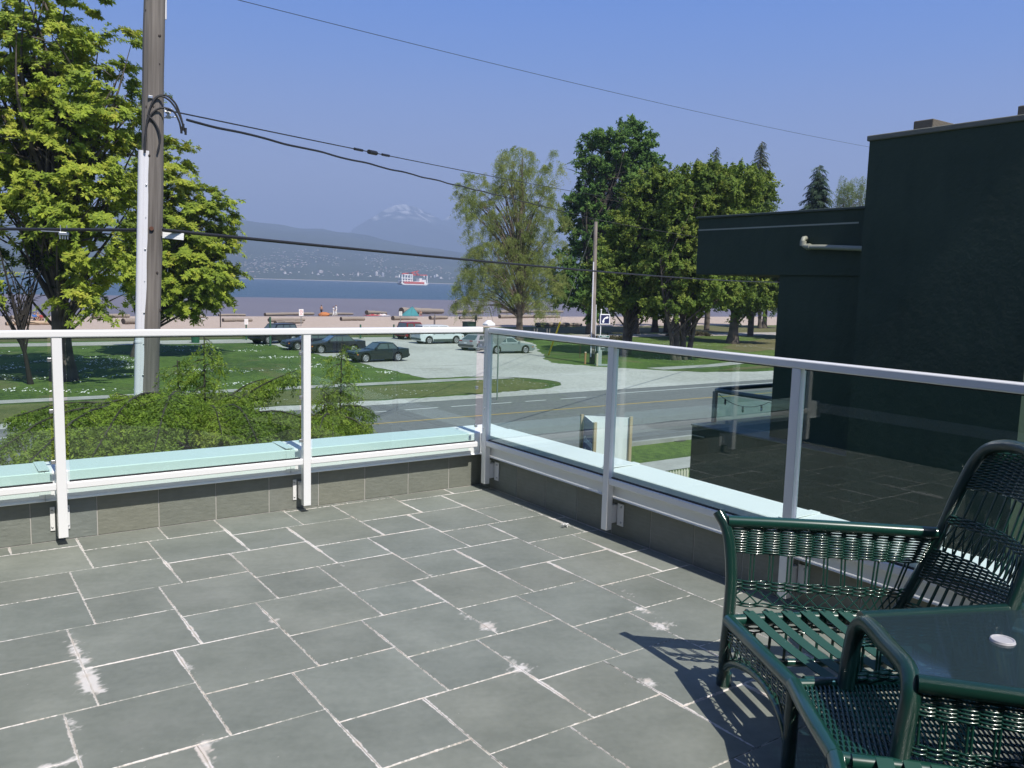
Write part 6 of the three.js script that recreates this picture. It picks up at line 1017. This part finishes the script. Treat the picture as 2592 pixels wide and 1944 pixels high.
  // table: front arch, back rail, glass top, woven shelf
  mesh('table_arch', wr([P(-.190, .262, -.028), P(-.192, .36, -.02), P(-.186, .44, -.010), P(-.150, .470, -.002), P(0, .474, .002), P(.150, .470, -.002), P(.186, .44, -.010), P(.192, .36, -.02), P(.190, .262, -.028)], R + .004, 90), M.wickerWrap, t);
  mesh('table_back_rail', wr([P(-.32, .47, .51), P(.32, .47, .51)], R), M.wickerWrap, t);
  mesh('shelf_rail', wr([P(-.185, .268, -.172), P(0, .272, -.178), P(.185, .268, -.172)], R + .003), M.wicker, t);
  mesh('shelf_lip', wr([P(-.20, .268, -.14), P(-.215, .268, .0), P(-.29, .262, .38)], R, 30), M.wicker, t); mesh('shelf_lip', wr([P(.20, .268, -.14), P(.215, .268, .0), P(.29, .262, .38)], R, 30), M.wicker, t);
  { const G = []; for (let k = 0; k < 92; k++) { const f = k / 91, b = lerp(-.160, .42, f), w = lerp(.178, .29, clamp((b + .16) / .58)), n = 40, pts = []; for (let i = 0; i <= n; i++) { const u = lerp(-w, w, i / n); pts.push(P(u, .266 + .0045 * Math.sin(i / n * 14 * Math.PI + (k % 2 ? 0 : Math.PI)), b)); } G.push(strand(pts, .0034)); } for (let k = 0; k <= 14; k++) { const u = lerp(-1, 1, k / 14); G.push(strand([P(u * .175, .265, -.16), P(u * .285, .265, .42)], .0034)); } mesh('woven_shelf', G, M.wicker, t).userData.kind = 'stuff'; }
  { // glass plate with a pressed ring
    const s = new THREE.Shape([[-.176, .012], [.176, .012], [.298, .50], [-.298, .50]].map(([u, b]) => new THREE.Vector2(u, b))), g = new THREE.ExtrudeGeometry(s, { depth: .006, bevelEnabled: true, bevelSize: .002, bevelThickness: .001, bevelSegments: 1 }), q = g.attributes.position; for (let i = 0; i < q.count; i++) { const p = P(q.getX(i), .474 + q.getZ(i), q.getY(i)); q.setXYZ(i, p.x, p.y, p.z); } g.computeVertexNormals();
    mesh('glass_top', g, phys({ color: C(.25, .40, .47), roughness: .06, transmission: .92, thickness: 0, ior: 1.5 }), t);
    const c = P(-.052, .4835, .313), d = mesh('suction_disc', [new THREE.CylinderGeometry(.029, .031, .004, 28).translate(c.x, c.y, c.z), new THREE.TorusGeometry(.027, .0028, 6, 28).rotateX(Math.PI / 2).translate(c.x, c.y + .002, c.z)], phys({ color: C(.66, .66, .70), roughness: .35, transmission: .35, thickness: 0 }), t); void d;
  }
}
renderer.render(scene, camera);
